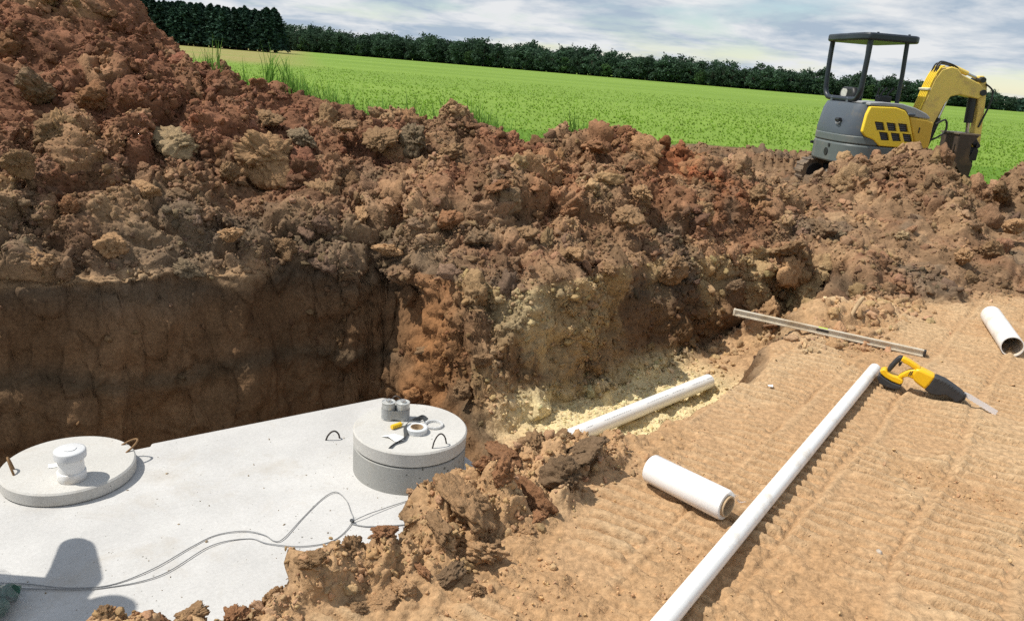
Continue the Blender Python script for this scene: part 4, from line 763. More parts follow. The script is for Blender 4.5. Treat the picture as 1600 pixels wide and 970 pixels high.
sawpart('handle_top', [(0.082, 0.188), (0.089, 0.209), (0.117, 0.201), (0.156, 0.185), (0.185, 0.168), (0.166, 0.154), (0.142, 0.161), (0.123, 0.170), (0.099, 0.176)], 0.021, M_SAWY, 0.007)
sawpart('trigger', [(0.078, 0.172), (0.092, 0.176), (0.090, 0.160), (0.082, 0.150), (0.076, 0.158)], 0.010, M_SAWB, 0.003)
strut = sawpart('handle_strut', [(0.085, 0.094), (0.095, 0.111), (0.129, 0.144), (0.163, 0.162), (0.172, 0.141), (0.160, 0.102), (0.136, 0.110), (0.112, 0.098), (0.108, 0.084)], 0.024, M_SAWY, 0.007)
for k in range(4): MB().box((0.138 + 0.009 * k, -0.0245, 0.132 + 0.003 * k), (0.0035, 0.003, 0.026), Matrix.Rotation(0.25, 3, 'Y')).build('vent_slot', M_SAWB, strut)
sawpart('motor_housing', [(0.158, 0.163), (0.181, 0.169), (0.258, 0.147), (0.242, 0.098), (0.225, 0.064), (0.163, 0.098), (0.150, 0.131)], 0.037, M_SAWY, 0.012)
boot = sawpart('nose_boot', [(0.253, 0.148), (0.304, 0.138), (0.352, 0.115), (0.395, 0.092), (0.406, 0.073), (0.402, 0.058), (0.384, 0.036), (0.366, 0.032), (0.358, 0.047), (0.321, 0.060), (0.285, 0.047), (0.254, 0.047), (0.220, 0.066), (0.238, 0.103)], 0.034, M_SAWB, 0.013)
for k in range(7):
    x = 0.272 + 0.017 * k; zt_ = 0.1465 - (x - 0.253) * 0.33 - max(0, x - 0.33) * 0.22; MB().box((x, -0.010, zt_ - 0.006), (0.006, 0.050, 0.018), Matrix.Rotation(0.4, 3, 'Y')).build('grip_rib', M_SAWB, boot, bevel=0.002)
sawpart('shoe', [(0.398, 0.088), (0.413, 0.086), (0.413, 0.062), (0.386, 0.026), (0.374, 0.032), (0.398, 0.064)], 0.024, M_BLK, 0.003)
bl = [(0.403, 0.094), (0.428, 0.088), (0.565, 0.036)] + [(0.558 - 0.0075 * k, 0.0065 + 0.0030 * k + (0.0035 if k % 2 else 0)) for k in range(20)] + [(0.405, 0.063)]
MB().prism(bl, -0.001, 0.001, 'y').build('blade', M_BLADE, saw_o)
# stick, scrap, pebbles
M_WOOD = mat('weathered_wood', (0.42, 0.29, 0.16), 0.8, var=0.25, vscale=20); zs = gz(2.30, 5.16)
tag(MB().tube([(2.285, 5.13, zs - 0.03), (2.33, 5.17, zs + 0.05), (2.365, 5.19, zs + 0.10), (2.378, 5.195, zs + 0.112)], [0.013, 0.015, 0.015, 0.009], 10).build('wooden_stick', M_WOOD, None, smooth=True), 'short pale wooden stick poking out of the soil behind the level', 'stick')
sc_o = MB().add([(-.014, -.006, .004), (.012, -.010, .001), (.016, .006, .008), (-.008, .010, .003)], [(0, 1, 2, 3)]).build('plastic_scrap', M_WHITE); sm_ = sc_o.modifiers.new('thick', 'SOLIDIFY'); sm_.thickness = 0.0025; sc_o.location = (1.36, 3.80, gz(1.36, 3.80)); tag(sc_o, 'tiny white plastic offcut on the bench left of the long pipe', 'scrap')

# soil spilled on the tank top
nt_ = 170; ta_ = -RNG.random(nt_) * 2.4; tb_ = 1.75 * RNG.random(nt_) ** 0.6 + 0.06; q_ = np.stack([FC.x + EX.x * ta_ + EN.x * tb_, FC.y + EX.y * ta_ + EN.y * tb_, np.full(nt_, TZ + 0.001)], 1); rs_ = 0.0014 + 0.0045 * RNG.random(nt_) ** 4
instancer('tank_crumbs', q_, RNG.random((nt_, 3)) * 6.28, rs_[:, None] * np.array([[1.2, 1.0, 0.7]]), np.array([[0.33, 0.26, 0.18]]) * (0.6 + 0.6 * RNG.random((nt_, 1))), CLODS, 'tiny crumbs of soil spilled on the tank top')

# ================================================================== small excavator
M_EY = mat('machine_yellow', (0.85, 0.60, 0.04), 0.38, var=0.05, vscale=3, dirt=(0.42, 0.30, 0.12), dscale=4, dlo=0.56, dhi=0.85)
M_BOOM = mat('boom_yellow', (0.78, 0.57, 0.13), 0.5, var=0.08, vscale=4, dirt=(0.40, 0.28, 0.14), dscale=5, dlo=0.5, dhi=0.8)
M_EG = mat('slate_grey_paint', (0.075, 0.092, 0.115), 0.42, var=0.08, vscale=3, dirt=(0.14, 0.12, 0.10), dscale=5, dlo=0.55, dhi=0.85)
M_EW = mat('counterweight_grey', (0.105, 0.125, 0.125), 0.5, var=0.12, vscale=4, dirt=(0.20, 0.17, 0.13), dscale=4, dlo=0.5, dhi=0.8)
M_EL = mat('light_grey_cover', (0.30, 0.31, 0.32), 0.5, var=0.06, vscale=4); M_EB = mat('machine_black', (0.016, 0.017, 0.019), 0.5, var=0.2); M_CANOPY = mat('canopy_blue_black', (0.018, 0.025, 0.036), 0.42, var=0.12, vscale=5)
M_CHROME = mat('piston_steel', (0.6, 0.6, 0.58), 0.2, 0.9); M_BUCK = mat('bucket_steel', (0.075, 0.055, 0.042), 0.65, 0.3, var=0.3, vscale=8, dirt=(0.22, 0.14, 0.08), dscale=5); M_RUB = mat('track_rubber', (0.05, 0.045, 0.042), 0.85, var=0.2, dirt=(0.27, 0.19, 0.12), dscale=4, dlo=0.35, dhi=0.65); M_FOAM = mat('torn_foam', (0.5, 0.5, 0.46), 0.9, var=0.4, vscale=40)
xc = empty('excavator', (5.19, 12.2, 0.08), rad(6), 'small yellow and grey excavator with open canopy parked at the field edge', 'excavator')
def pr(nm, poly, a, b, m, bev=0.0, par_=None, ax='y', seg=2): return MB().prism(poly, a, b, ax).build(nm, m, par_ or xc, bevel=bev, seg=seg)
# tracks
def oval(L_, h, n=10):
    r = h / 2; o = []
    for k in range(n + 1): a = -math.pi / 2 + math.pi * k / n; o.append((L_ / 2 - r + r * math.cos(a), r + r * math.sin(a)))
    for k in range(n + 1): a = math.pi / 2 + math.pi * k / n; o.append((-L_ / 2 + r + r * math.cos(a), r + r * math.sin(a)))
    return o
for sy in (-1, 1):
    y0, y1 = sorted((sy * 0.37, sy * 0.62)); ov = [(x - 0.05, z) for x, z in oval(1.55, 0.40)]; tk = pr('track', ov, y0, y1, M_RUB, 0.01)
    lugs = MB(); m_ = len(ov)
    per = [(Vector((ov[i][0], 0, ov[i][1])), Vector((ov[(i + 1) % m_][0], 0, ov[(i + 1) % m_][1]))) for i in range(m_)]; tot = sum((b - a).length for a, b in per); nl = 34; pos = 0; acc = 0; i = 0
    for k in range(nl):
        tgt = tot * k / nl
        while acc + (per[i][1] - per[i][0]).length < tgt: acc += (per[i][1] - per[i][0]).length; i += 1
        a, b = per[i]; d = (b - a).normalized(); q = a + d * (tgt - acc); nn = Vector((d.z, 0, -d.x)); mrot = Matrix((d, Vector((0, 1, 0)), -nn)).transposed(); lugs.box((q.x + nn.x * 0.006, (y0 + y1) / 2, q.z + nn.z * 0.006), (0.04, 0.26, 0.022), mrot)
    lg = lugs.build('track_lugs', M_RUB, tk)
    for x in (-0.62, 0.52): MB().tube([(x, y0 - 0.012, 0.2), (x, y1 + 0.012, 0.2)], 0.13, 18).build('wheel', M_EB, tk, smooth=True, angle=30)
MB().box((-0.05, 0, 0.24), (0.9, 0.8, 0.2)).build('undercarriage', M_EB, xc, bevel=0.02); MB().lathe([(0, 0.33), (0.36, 0.33), (0.36, 0.43), (0, 0.43)], 32).build('slew_ring', M_EB, xc, smooth=True, angle=30)
# upper structure
def tail(xf, yw, xr, rr_=0.34, n=8):
    o = [(xf, -yw), (xr + rr_, -yw)]
    for k in range(1, n): a = math.pi / 2 * k / n; o.append((xr + rr_ - rr_ * math.sin(a), -yw + rr_ * (1 - math.cos(a)) * 0.9))
    o += [(xr - 0.03, -yw * 0.42), (xr - 0.045, 0), (xr - 0.03, yw * 0.42)]
    for k in range(n - 1, 0, -1): a = math.pi / 2 * k / n; o.append((xr + rr_ - rr_ * math.sin(a), yw - rr_ * (1 - math.cos(a)) * 0.9))
    o += [(xr + rr_, yw), (xf, yw)]; return o
cwt = pr('counterweight', tail(0.50, 0.655, -0.70), 0.42, 0.715, M_EW, 0.03, ax='z', seg=3)
pr('counterweight_rim', tail(-0.26, 0.652, -0.698), 0.716, 0.835, M_EW, 0.018, ax='z')
for (x, y, z, r) in ((-0.742, -0.12, 0.56, 0.055), (-0.742, -0.18, 0.66, 0.026), (-0.70, 0.50, 0.64, 0.022)): MB().tube([(x - 0.006, y, z), (x + 0.05, y, z)], r, 18).build('tow_hole', M_EB, cwt, smooth=True, angle=30)
pr('frame_core', tail(0.30, 0.60, -0.60, 0.3), 0.70, 1.20, M_EB, 0, ax='z')
def rear_shell():
    lo, hi = tail(-0.20, 0.632, -0.690, 0.30), tail(-0.20, 0.60, -0.60, 0.26); n = len(lo); b = MB()
    mid_ = [(l[0] * .35 + h[0] * .65 - 0.012, l[1] * .35 + h[1] * .65) for l, h in zip(lo, hi)]
    rows = [(lo, 0.836), (lo, 0.90), (mid_, 1.18), (hi, 1.275), ([(h[0] * 0.9 - 0.02, h[1] * 0.9) for h in hi], 1.285)]
    vs = [(x, y, z) for r_, z in rows for x, y in r_]; fs = [(k * n + i, k * n + i + 1, (k + 1) * n + i + 1, (k + 1) * n + i) for k in range(4) for i in range(n - 1)]; fs.append(tuple(4 * n + i for i in range(n))); return b.add(vs, fs)
hood = rear_shell().build('rear_hood', M_EG, xc, smooth=True, angle=45)
MB().tube([(-0.722, -0.33, 1.03), (-0.722, -0.23, 1.03)], [0.030, 0.030], 14).build('hood_latch', M_EB, hood, smooth=True)
MB().tube([(-0.724, -0.34, 1.0), (-0.734, -0.31, 0.975), (-0.734, -0.25, 0.975), (-0.724, -0.22, 1.0)], 0.006, 8).build('latch_handle', M_EL, hood, smooth=True)
ls = MB().prism([(-0.60, 0.836), (-0.50, 1.26), (0.42, 1.26), (0.48, 0.72), (-0.2, 0.72)], 0.585, 0.640, 'y').build('left_panel', M_EY, xc, bevel=0.02, seg=3)
# right engine cover with six openings
sp_poly = [(-0.475, 0.842), (-0.535, 0.90), (-0.520, 1.14), (-0.485, 1.255), (-0.11, 1.268), (0.03, 1.235), (0.105, 1.165), (0.30, 0.722), (-0.24, 0.722), (-0.345, 0.80)]
panel = pr('engine_cover', sp_poly, -0.668, -0.600, M_EY, 0.016, seg=3)
vents = []
for r_ in range(2):
    for c_ in range(3):
        x0 = -0.385 + 0.175 * c_ + (0.095 if r_ else 0); z1 = 1.055 - 0.135 * r_ ; vents.append([(x0, z1), (x0 + 0.135, z1 - 0.004), (x0 + 0.185, z1 - 0.112), (x0 + 0.058, z1 - 0.116)])
cutb = MB()
for v_ in vents: cutb.prism(v_, -0.72, -0.632, 'y')
cutter = cutb.build('cutter', None, xc)
bo = panel.modifiers.new('openings', 'BOOLEAN'); bo.object = cutter; bo.operation = 'DIFFERENCE'; bo.solver = 'EXACT'
bpy.context.view_layer.update(); dg = bpy.context.evaluated_depsgraph_get(); nm_ = bpy.data.meshes.new_from_object(panel.evaluated_get(dg)); panel.modifiers.clear(); panel.data = nm_; bpy.data.objects.remove(cutter, do_unlink=True)
for v_ in vents:
    gcx = sum(p[0] for p in v_) / 4; gcz = sum(p[1] for p in v_) / 4; g = pr('vent_grille', [(gcx + (x - gcx) * 1.02, gcz + (z - gcz) * 1.02) for x, z in v_], -0.640, -0.634, M_EB, 0, panel)
    for k in range(3): MB().box((gcx, -0.643, gcz - 0.03 + 0.03 * k), (0.11, 0.005, 0.008)).build('vent_bar', M_EG, panel)
pr('front_panel', [(0.118, 1.155), (0.40, 1.135), (0.50, 1.10), (0.51, 0.722), (0.312, 0.722)], -0.662, -0.25, mat('dull_yellow', (0.60, 0.38, 0.04), 0.55, var=0.08), 0.025, seg=3)
MB().box((0.30, -0.664, 0.98), (0.016, 0.012, 0.075)).build('key_slot', M_EB, xc)
pr('top_cover', [(-0.50, 1.262), (-0.50, 1.305), (-0.30, 1.325), (-0.02, 1.320), (0.18, 1.280), (0.36, 1.215), (0.43, 1.165), (0.42, 1.140), (0.12, 1.160), (0.035, 1.242), (-0.11, 1.272)], -0.660, -0.14, M_EL, 0.015, seg=3)
MB().box((0.14, -0.655, 1.185), (0.11, 0.04, 0.035)).build('cover_handle', M_EG, xc, bevel=0.012)
MB().box((0.05, 0.20, 0.74), (0.85, 0.70, 0.05)).build('operator_floor', M_EB, xc)
# seat and controls
seat = MB().box((-0.22, 0.10, 1.20), (0.42, 0.46, 0.14)).build('seat', M_EB, xc, bevel=0.04, seg=3)
sb_ = pr('seat_backrest', [(-0.22, 1.24), (-0.22, 1.42), (-0.16, 1.495), (0.16, 1.495), (0.22, 1.42), (0.22, 1.24)], -0.50, -0.40, M_EB, 0.035, ax='x', seg=3); sb_.location = (0, 0.08, 0)
ft = MB(); rg = random.Random(5); pts = [(math.cos(a) * (0.075 + 0.03 * rg.random()), math.sin(a) * (0.055 + 0.025 * rg.random())) for a in [k * 0.52 for k in range(12)]]; ft.prism(pts, -0.506, -0.49, 'x'); fo = ft.build('torn_patch', M_FOAM, sb_); fo.location = (0, 0.06, 1.40)
con = MB().box((-0.10, -0.26, 1.36), (0.20, 0.12, 0.10)).build('control_console', M_EB, xc, bevel=0.02)
for x, y in ((-0.16, -0.27), (-0.04, -0.24)): MB().tube([(x, y, 1.38), (x + 0.02, y, 1.45), (x + 0.07, y - 0.02, 1.52)], [0.014, 0.012, 0.02], 10).build('lever', M_EB, con, smooth=True)
MB().tube([(0.10, 0.30, 1.3), (0.12, 0.30, 1.52)], [0.014, 0.018], 10).build('lever', M_EB, con, smooth=True)
# canopy
roof = pr('canopy_roof', [(-0.66, -0.60), (-0.72, -0.5), (-0.74, -0.15), (-0.72, 0.0), (-0.74, 0.15), (-0.73, 0.5), (-0.66, 0.62), (0.02, 0.62), (0.10, 0.55), (0.10, -0.53), (0.02, -0.60)], 2.125, 2.225, M_CANOPY, 0.025, ax='z', seg=3)
pr('roof_rib', [(-0.55, -0.45), (-0.55, 0.47), (-0.05, 0.47), (-0.05, -0.45)], 2.222, 2.236, M_CANOPY, 0.012, par_=roof, ax='z')
for x, y in ((-0.45, -0.40), (0.0, -0.42), (-0.1, 0.5)): MB().tube([(x, y, 2.22), (x, y, 2.25)], 0.016, 10).build('roof_bolt', M_CANOPY, roof)
cp_ = smooth_path([(-0.62, 0.56, 2.13), (-0.62, 0.555, 1.9), (-0.61, 0.545, 1.55), (-0.60, 0.535, 1.42), (-0.59, 0.47, 1.345), (-0.58, 0.36, 1.325), (-0.58, 0.0, 1.322), (-0.58, -0.30, 1.325), (-0.585, -0.42, 1.345), (-0.595, -0.50, 1.43), (-0.60, -0.52, 1.55), (-0.605, -0.535, 1.9), (-0.61, -0.54, 2.13)], 4)
MB().tube(cp_, 0.037, 14).build('rear_post', M_CANOPY, xc, smooth=True)
MB().tube([(-0.02, -0.50, 1.29), (-0.03, -0.505, 1.7), (-0.06, -0.51, 2.13)], 0.030, 12).build('front_post', M_CANOPY, xc, smooth=True); MB().tube([(-0.02, 0.54, 0.75), (-0.03, 0.54, 1.7), (-0.06, 0.54, 2.13)], 0.030, 12).build('front_post', M_CANOPY, xc, smooth=True)
for y in (0.28, -0.2): MB().box((-0.585, y, 1.30), (0.06, 0.07, 0.09)).build('post_clamp', M_EG, xc, bevel=0.01)
# swing post, boom, arm, bucket
MB().box((0.60, -0.05, 0.68), (0.34, 0.26, 0.34)).build('swing_post', M_BOOM, xc, bevel=0.03)
boom = pr('boom', [(0.58, 0.80), (0.565, 1.20), (0.68, 1.80), (0.76, 1.97), (0.90, 2.03), (1.00, 2.01), (1.09, 1.92), (1.40, 1.80), (1.49, 1.72), (1.50, 1.61), (1.42, 1.555), (1.12, 1.60), (0.99, 1.56), (0.91, 1.40), (0.83, 1.12), (0.80, 0.80)], -0.15, 0.05, M_BOOM, 0.015)
for k in range(5):
    y = -0.135 + 0.042 * k; MB().tube(smooth_path([(0.575, y, 0.95), (0.545, y, 1.20), (0.600, y, 1.50), (0.662, y, 1.80), (0.735, y, 1.985), (0.80, y, 2.03)], 3), 0.0125, 8).build('hydraulic_tube', M_EY, boom, smooth=True)
MB().box((0.622, -0.05, 1.65), (0.05, 0.24, 0.035), Matrix.Rotation(-0.2, 3, 'Y')).build('tube_clamp', mat('pale_clamp', (0.7, 0.66, 0.5), 0.6), boom, bevel=0.006)
for k, (y, lift) in enumerate(((-0.12, 0.10), (-0.07, 0.13), (0.0, 0.07))): MB().tube(smooth_path([(0.70, y, 1.93), (0.74, y, 2.03 + lift * .4), (0.84, y, 2.04 + lift * .4), (0.95, y, 2.05), (1.02, y, 2.01)], 5), 0.013, 8).build('hose', M_EB, boom, smooth=True)
MB().tube(smooth_path([(0.84, -0.17, 1.10), (0.96, -0.2, 1.18), (1.0, -0.2, 1.02), (0.92, -0.18, 0.90), (0.80, -0.15, 0.82)], 5), 0.016, 8).build('hose', M_EB, boom, smooth=True)
MB().tube([(0.83, -0.05, 0.72), (0.93, -0.05, 1.20)], 0.045, 14).build('boom_cylinder', M_EB, xc, smooth=True, angle=30); MB().tube([(0.93, -0.05, 1.20), (1.01, -0.05, 1.55)], 0.024, 12).build('piston_rod', M_CHROME, xc, smooth=True, angle=30)
MB().tube([(0.98, -0.05, 2.03), (1.22, -0.05, 1.945)], 0.040, 14).build('arm_cylinder', M_BOOM, xc, smooth=True, angle=30); MB().tube([(1.22, -0.05, 1.945), (1.40, -0.05, 1.885)], 0.022, 12).build('piston_rod', M_CHROME, xc, smooth=True, angle=30)
arm = pr('arm', [(1.38, 1.92), (1.46, 1.93), (1.54, 1.80), (1.585, 1.45), (1.66, 0.80), (1.60, 0.74), (1.53, 0.78), (1.49, 1.35), (1.44, 1.60), (1.40, 1.75)], -0.11, 0.01, M_BOOM, 0.012)
for x, z, r in ((1.42, 1.86, 0.045), (1.47, 1.66, 0.05), (1.59, 0.80, 0.035)): MB().tube([(x, -0.17, z), (x, 0.07, z)], r, 14).build('pin', M_EB, arm, smooth=True, angle=30)
MB().tube(smooth_path([(1.50, -0.13, 1.80), (1.62, -0.14, 1.70), (1.63, -0.14, 1.50), (1.58, -0.13, 1.25), (1.55, -0.12, 1.10)], 5), 0.014, 8).build('hose', M_EB, arm, smooth=True)
MB().tube([(1.39, -0.05, 1.60), (1.42, -0.05, 1.16)], 0.060, 14).build('bucket_cylinder', M_EB, xc, smooth=True, angle=30); MB().tube([(1.42, -0.05, 1.16), (1.45, -0.05, 0.95)], 0.028, 12).build('piston_rod', M_CHROME, xc, smooth=True, angle=30)
pr('bucket_link', [(1.40, 1.0), (1.50, 1.0), (1.66, 0.80), (1.60, 0.72)], -0.13, 0.03, M_EB, 0.01)
bk = empty('bucket', (0, 0, 0)); bk.parent = xc
prof = [(1.19, 1.05), (1.20, 0.80), (1.26, 0.58), (1.36, 0.47), (1.48, 0.44)]; b = MB(); nn_ = len(prof)
for y in (-0.26, 0.16): b.add([(x, y, z) for x, z in prof] + [(x + 0.02, y, z + 0.012) for x, z in prof], [])
b.f = [(i, i + 1, 2 * nn_ + i + 1, 2 * nn_ + i) for i in range(nn_ - 1)] + [(nn_ + i, 3 * nn_ + i, 3 * nn_ + i + 1, nn_ + i + 1) for i in range(nn_ - 1)] + [(0, 2 * nn_, 3 * nn_, nn_), (nn_ - 1, 2 * nn_ - 1, 4 * nn_ - 1, 3 * nn_ - 1)] + [q for i in range(nn_ - 1) for q in ((i, nn_ + i, nn_ + i + 1, i + 1), (2 * nn_ + i, 2 * nn_ + i + 1, 3 * nn_ + i + 1, 3 * nn_ + i))]
b.build('bucket_shell', M_BUCK, bk)
for y in (-0.272, 0.152): MB().prism(prof + [(1.50, 0.62), (1.42, 0.72), (1.40, 0.92), (1.50, 1.05)], y, y + 0.02, 'y').build('bucket_side', M_BUCK, bk)
MB().box((1.34, -0.05, 1.062), (0.34, 0.46, 0.022)).build('bucket_top', mat('pale_edge', (0.24, 0.19, 0.14), 0.5, 0.4), bk)  # top plate in a lighter brown than the bucket shell
for k in range(4): MB().prism([(1.44, 0.455), (1.52, 0.45), (1.60, 0.41), (1.46, 0.425)], -0.25 + 0.115 * k, -0.20 + 0.115 * k, 'y').build('tooth', M_BUCK, bk)
pr('quick_coupler', [(1.47, 0.56), (1.62, 0.58), (1.62, 0.74), (1.55, 0.78)], -0.16, 0.06, M_EB, 0.008); MB().prism([(1.49, 0.57), (1.60, 0.57), (1.60, 0.42), (1.50, 0.40)], -0.12, 0.02, 'y').build('coupler_hook', M_EB, xc, bevel=0.01)

def lower(o):
    for v_ in o.data.vertices:
        if v_.co.z > 0.8 and v_.co.x > 0.5: v_.co.z = 0.8 + (v_.co.z - 0.8) * 0.885
    o.data.update()
for o in list(xc.children):
    if o.type == 'MESH' and o.name.split('.')[0] in ('boom', 'arm', 'boom_cylinder', 'piston_rod', 'arm_cylinder', 'bucket_cylinder', 'bucket_link'):
        lower(o)
        for c in o.children: lower(c)
bk.location = (0, 0, -0.10)

# ================================================================== single clods one can pick out
BIG = [clod_mesh('big_clod_shape', 5, 101 + k) for k in range(7)]
TINTS = dict(b=(0.235, 0.145, 0.078), t=(0.33, 0.20, 0.105), r=(0.245, 0.125, 0.064), d=(0.18, 0.118, 0.07), g=(0.19, 0.14, 0.088), p=(0.34, 0.245, 0.14))
WORD = dict(b='brown', t='tan', r='red brown', d='dark brown', g='grey brown', p='pale')
rc = random.Random(9)
def clod(x, y, z, r, t, fl, label, group=None, sink=0.40):
    o = bpy.data.objects.new('soil_clod', rc.choice(BIG)); COL.objects.link(o); o.location = (x, y, z + r * fl * (0.62 - sink)); k = rc.uniform(0.85, 1.15)
    o.scale = (r * rc.uniform(0.95, 1.2), r * rc.uniform(0.8, 1.05), r * fl); o.rotation_euler = (rc.uniform(-.5, .5), rc.uniform(-.5, .5), rc.uniform(0, 6.28)); o['tint'] = [c * k for c in TINTS[t]]; o['scl'] = [r, r, r]
    return tag(o, label, 'clod', group)
FORE = [(-0.24, 2.37, 0.06, 0.036, 'b', 1.9, 'upright pointed brown clod standing in front of the riser ring'), (-0.09, 2.30, 0.03, 0.100, 't', 1.0, 'large tan clod below the riser, tallest on the pit edge'), (-0.04, 2.13, 0.03, 0.082, 't', 0.75, 'tan clod with a broad flat face, foot of the clod pile'),
    (-0.18, 2.45, 0.05, 0.056, 'r', 1, None), (0.02, 2.41, 0.03, 0.061, 'r', 1, None), (0.13, 2.45, 0.02, 0.088, 'r', 1, 'big red brown clod between the tan clods and the dark clods'), (0.24, 2.57, 0.03, 0.098, 'd', 0.9, 'big dark clod at the right end of the clod pile'), (0.31, 2.74, 0.03, 0.075, 'd', 0.85, 'small dark clod behind the big dark clod, nearest the drain pipe'),
    (0.03, 2.72, 0.02, 0.066, 'r', 0.9, None), (0.13, 2.80, 0.02, 0.070, 'b', 1.0, 'brown clod hiding the lower end of the drain pipe'), (-0.03, 2.55, 0.06, 0.068, 'r', 1, None), (-0.17, 2.11, 0.05, 0.058, 'b', 0.9, None), (-0.25, 2.21, 0.02, 0.046, 'b', 0.9, None), (-0.33, 2.06, 0.02, 0.040, 'r', 1, 'round red clod beside the chunky brown clod at the pit edge'),
    (-0.42, 2.00, 0.03, 0.062, 'b', 0.95, 'chunky brown clod overhanging the tank, left of a round red one'), (-0.47, 2.04, 0.0, 0.036, 't', 1, None), (-0.50, 1.86, 0.04, 0.044, 'b', 0.8, None), (-0.25, 1.92, 0.03, 0.050, 't', 0.7, None), (-0.13, 2.0, 0.02, 0.055, 'd', 0.5, 'flat grey clod low in front of the clod pile'), (-0.04, 1.97, 0.01, 0.036, 't', 0.7, None),
    (-0.60, 1.82, 0.02, 0.042, 't', 0.9, None), (-0.68, 1.76, 0.02, 0.046, 'r', 0.8, None), (-0.77, 1.71, 0.02, 0.042, 'b', 0.8, None), (-0.86, 1.68, 0.02, 0.036, 'r', 0.8, None), (-0.96, 1.64, 0.03, 0.030, 'b', 0.8, None), (-1.10, 1.62, 0.01, 0.030, 't', 0.8, 'leftmost small tan clod at the very bottom of the picture'),
    (-0.31, 1.88, 0.02, 0.036, 't', 0.9, None), (-0.37, 1.84, 0.02, 0.034, 'b', 0.8, None), (-0.21, 2.0, 0.03, 0.038, 'r', 0.9, None), (0.23, 2.87, 0.02, 0.058, 'b', 0.8, None), (0.10, 2.31, 0.01, 0.042, 't', 0.7, None), (0.15, 2.36, 0.01, 0.036, 'r', 0.8, None), (0.0, 2.19, 0.02, 0.030, 'b', 0.9, None),
    (-0.12, 4.31, -0.79, 0.043, 'b', 1, 'brown clod wedged at the right side of the riser'), (-0.06, 4.28, -0.70, 0.046, 'r', 1, 'red clod between the riser and the trench sand')]
for x, y, z, r, t, fl, lab in FORE:
    clod(x, y, z if y > 4 else max(z, gz(x, y) if gz(x, y) > -0.1 else z) - 0.005, r * 0.85, t, fl * 0.9, lab or 'smaller %s clod in the row of clods along the near pit edge' % WORD[t], None if lab else 'smaller %s clods on the near pit edge' % WORD[t])
HEAP = [(-2.63,6.04,0.72,0.151,'p',1),(-1.97,6.17,0.67,0.212,'t',0.9),(-2.59,4.91,0.18,0.128,'t',0.9),(-1.5,5.91,0.45,0.133,'b',0.8),(-0.51,5.52,0.41,0.125,'r',0.9),(-0.29,5.43,0.32,0.103,'d',1),(-1.19,6.54,0.82,0.12,'b',0.9),(-0.94,6.7,0.84,0.139,'g',1),(-1.91,5.15,0.28,0.073,'t',0.9),(-3.23,5.97,1.01,0.166,'r',0.8),(-3.52,5.8,1.06,0.147,'d',0.8),(-3.18,5.4,0.8,0.164,'b',0.8),(-2.58,5.36,0.47,0.097,'t',0.8),(0.04,5.63,0.33,0.088,'b',0.9),(0.34,6.22,0.4,0.112,'r',0.8),(0.83,6.03,0.45,0.089,'b',1),(0.98,6.39,0.6,0.093,'t',0.8),(1.22,5.93,0.11,0.123,'b',0.8),(1.49,6.5,0.47,0.106,'t',0.8),(2.7,6.94,0.3,0.114,'d',0.9),(2.81,6.94,0.27,0.085,'g',0.9),(3.42,6.98,0.3,0.074,'p',0.7),(4.16,8.22,0.54,0.159,'b',0.9),(4.17,7.86,0.53,0.139,'d',0.9),(3.82,8.32,0.51,0.121,'b',0.9),(4.19,6.94,0.25,0.114,'b',0.8),(3.75,6.54,0.25,0.086,'t',0.8),(2.68,7.67,0.33,0.1,'b',0.9),(2.2,7.36,0.53,0.107,'b',0.8),(1.78,6.12,-0.04,0.087,'d',0.8),(2.3,6.55,0.19,0.113,'b',0.9),(-0.15,4.65,-0.29,0.081,'b',0.8),(-0.56,5.05,-0.4,0.07,'b',0.7),(-0.27,4.61,-0.47,0.069,'b',0.8),(-2.6,6.54,0.94,0.12,'r',0.8),(-2.95,6.27,1.0,0.11,'r',0.8),(-2.19,6.77,0.9,0.108,'b',0.8),(-1.82,6.54,0.8,0.105,'g',0.8),(-1.15,5.66,0.37,0.084,'t',0.8),(-0.87,5.41,0.18,0.099,'t',0.8),(-1.62,5.37,0.16,0.09,'b',0.8),(-2.13,4.94,0.06,0.092,'g',0.8),(-2.89,4.96,0.4,0.095,'r',0.8),(-3.17,4.97,0.68,0.101,'b',0.8),(-2.85,4.55,0.17,0.077,'t',0.8),(-1.5,6.63,0.91,0.085,'b',0.9),(-0.61,6.61,0.78,0.09,'b',0.9),(-0.17,5.91,0.63,0.086,'r',0.8),(0.16,6.69,0.73,0.091,'b',0.9),(0.65,7.06,0.86,0.101,'r',0.9),(1.14,7.38,0.79,0.1,'r',0.8),(-0.03,5.24,0.14,0.088,'b',0.8),(0.42,5.27,0.3,0.088,'t',0.8),(0.67,5.38,0.18,0.081,'b',0.8),(3.57,8.56,0.51,0.117,'b',0.9),(5.21,8.67,0.57,0.139,'b',0.8),(4.67,7.48,0.4,0.109,'t',0.8),(-0.71,6.24,0.62,0.076,'t',0.8),(-2.21,5.9,0.56,0.096,'b',0.8)]
SPECIAL = {0: 'large pale clod high on the left spoil heap', 1: 'largest tan clod on the left spoil heap, above the pit wall', 4: 'big red clod above the corner of the pit', 5: 'dark clod right beside the big red clod above the pit corner', 21: 'small pale flat stone on the right hand heap', 7: 'grey clod on the crest of the middle heap', 2: 'large tan clod low on the left heap near the pit rim'}
for k, (x, y, z, r, t, fl) in enumerate(HEAP):
    where = 'left' if x < -1.3 else ('middle' if x < 2.0 else 'right hand')
    clod(x, y, z, r * 0.95, t, fl, SPECIAL.get(k) or 'lumpy %s clod half buried in the %s spoil heap' % (WORD[t], where), None if k in SPECIAL else '%s clods in the %s heap' % (WORD[t], where), 0.55)
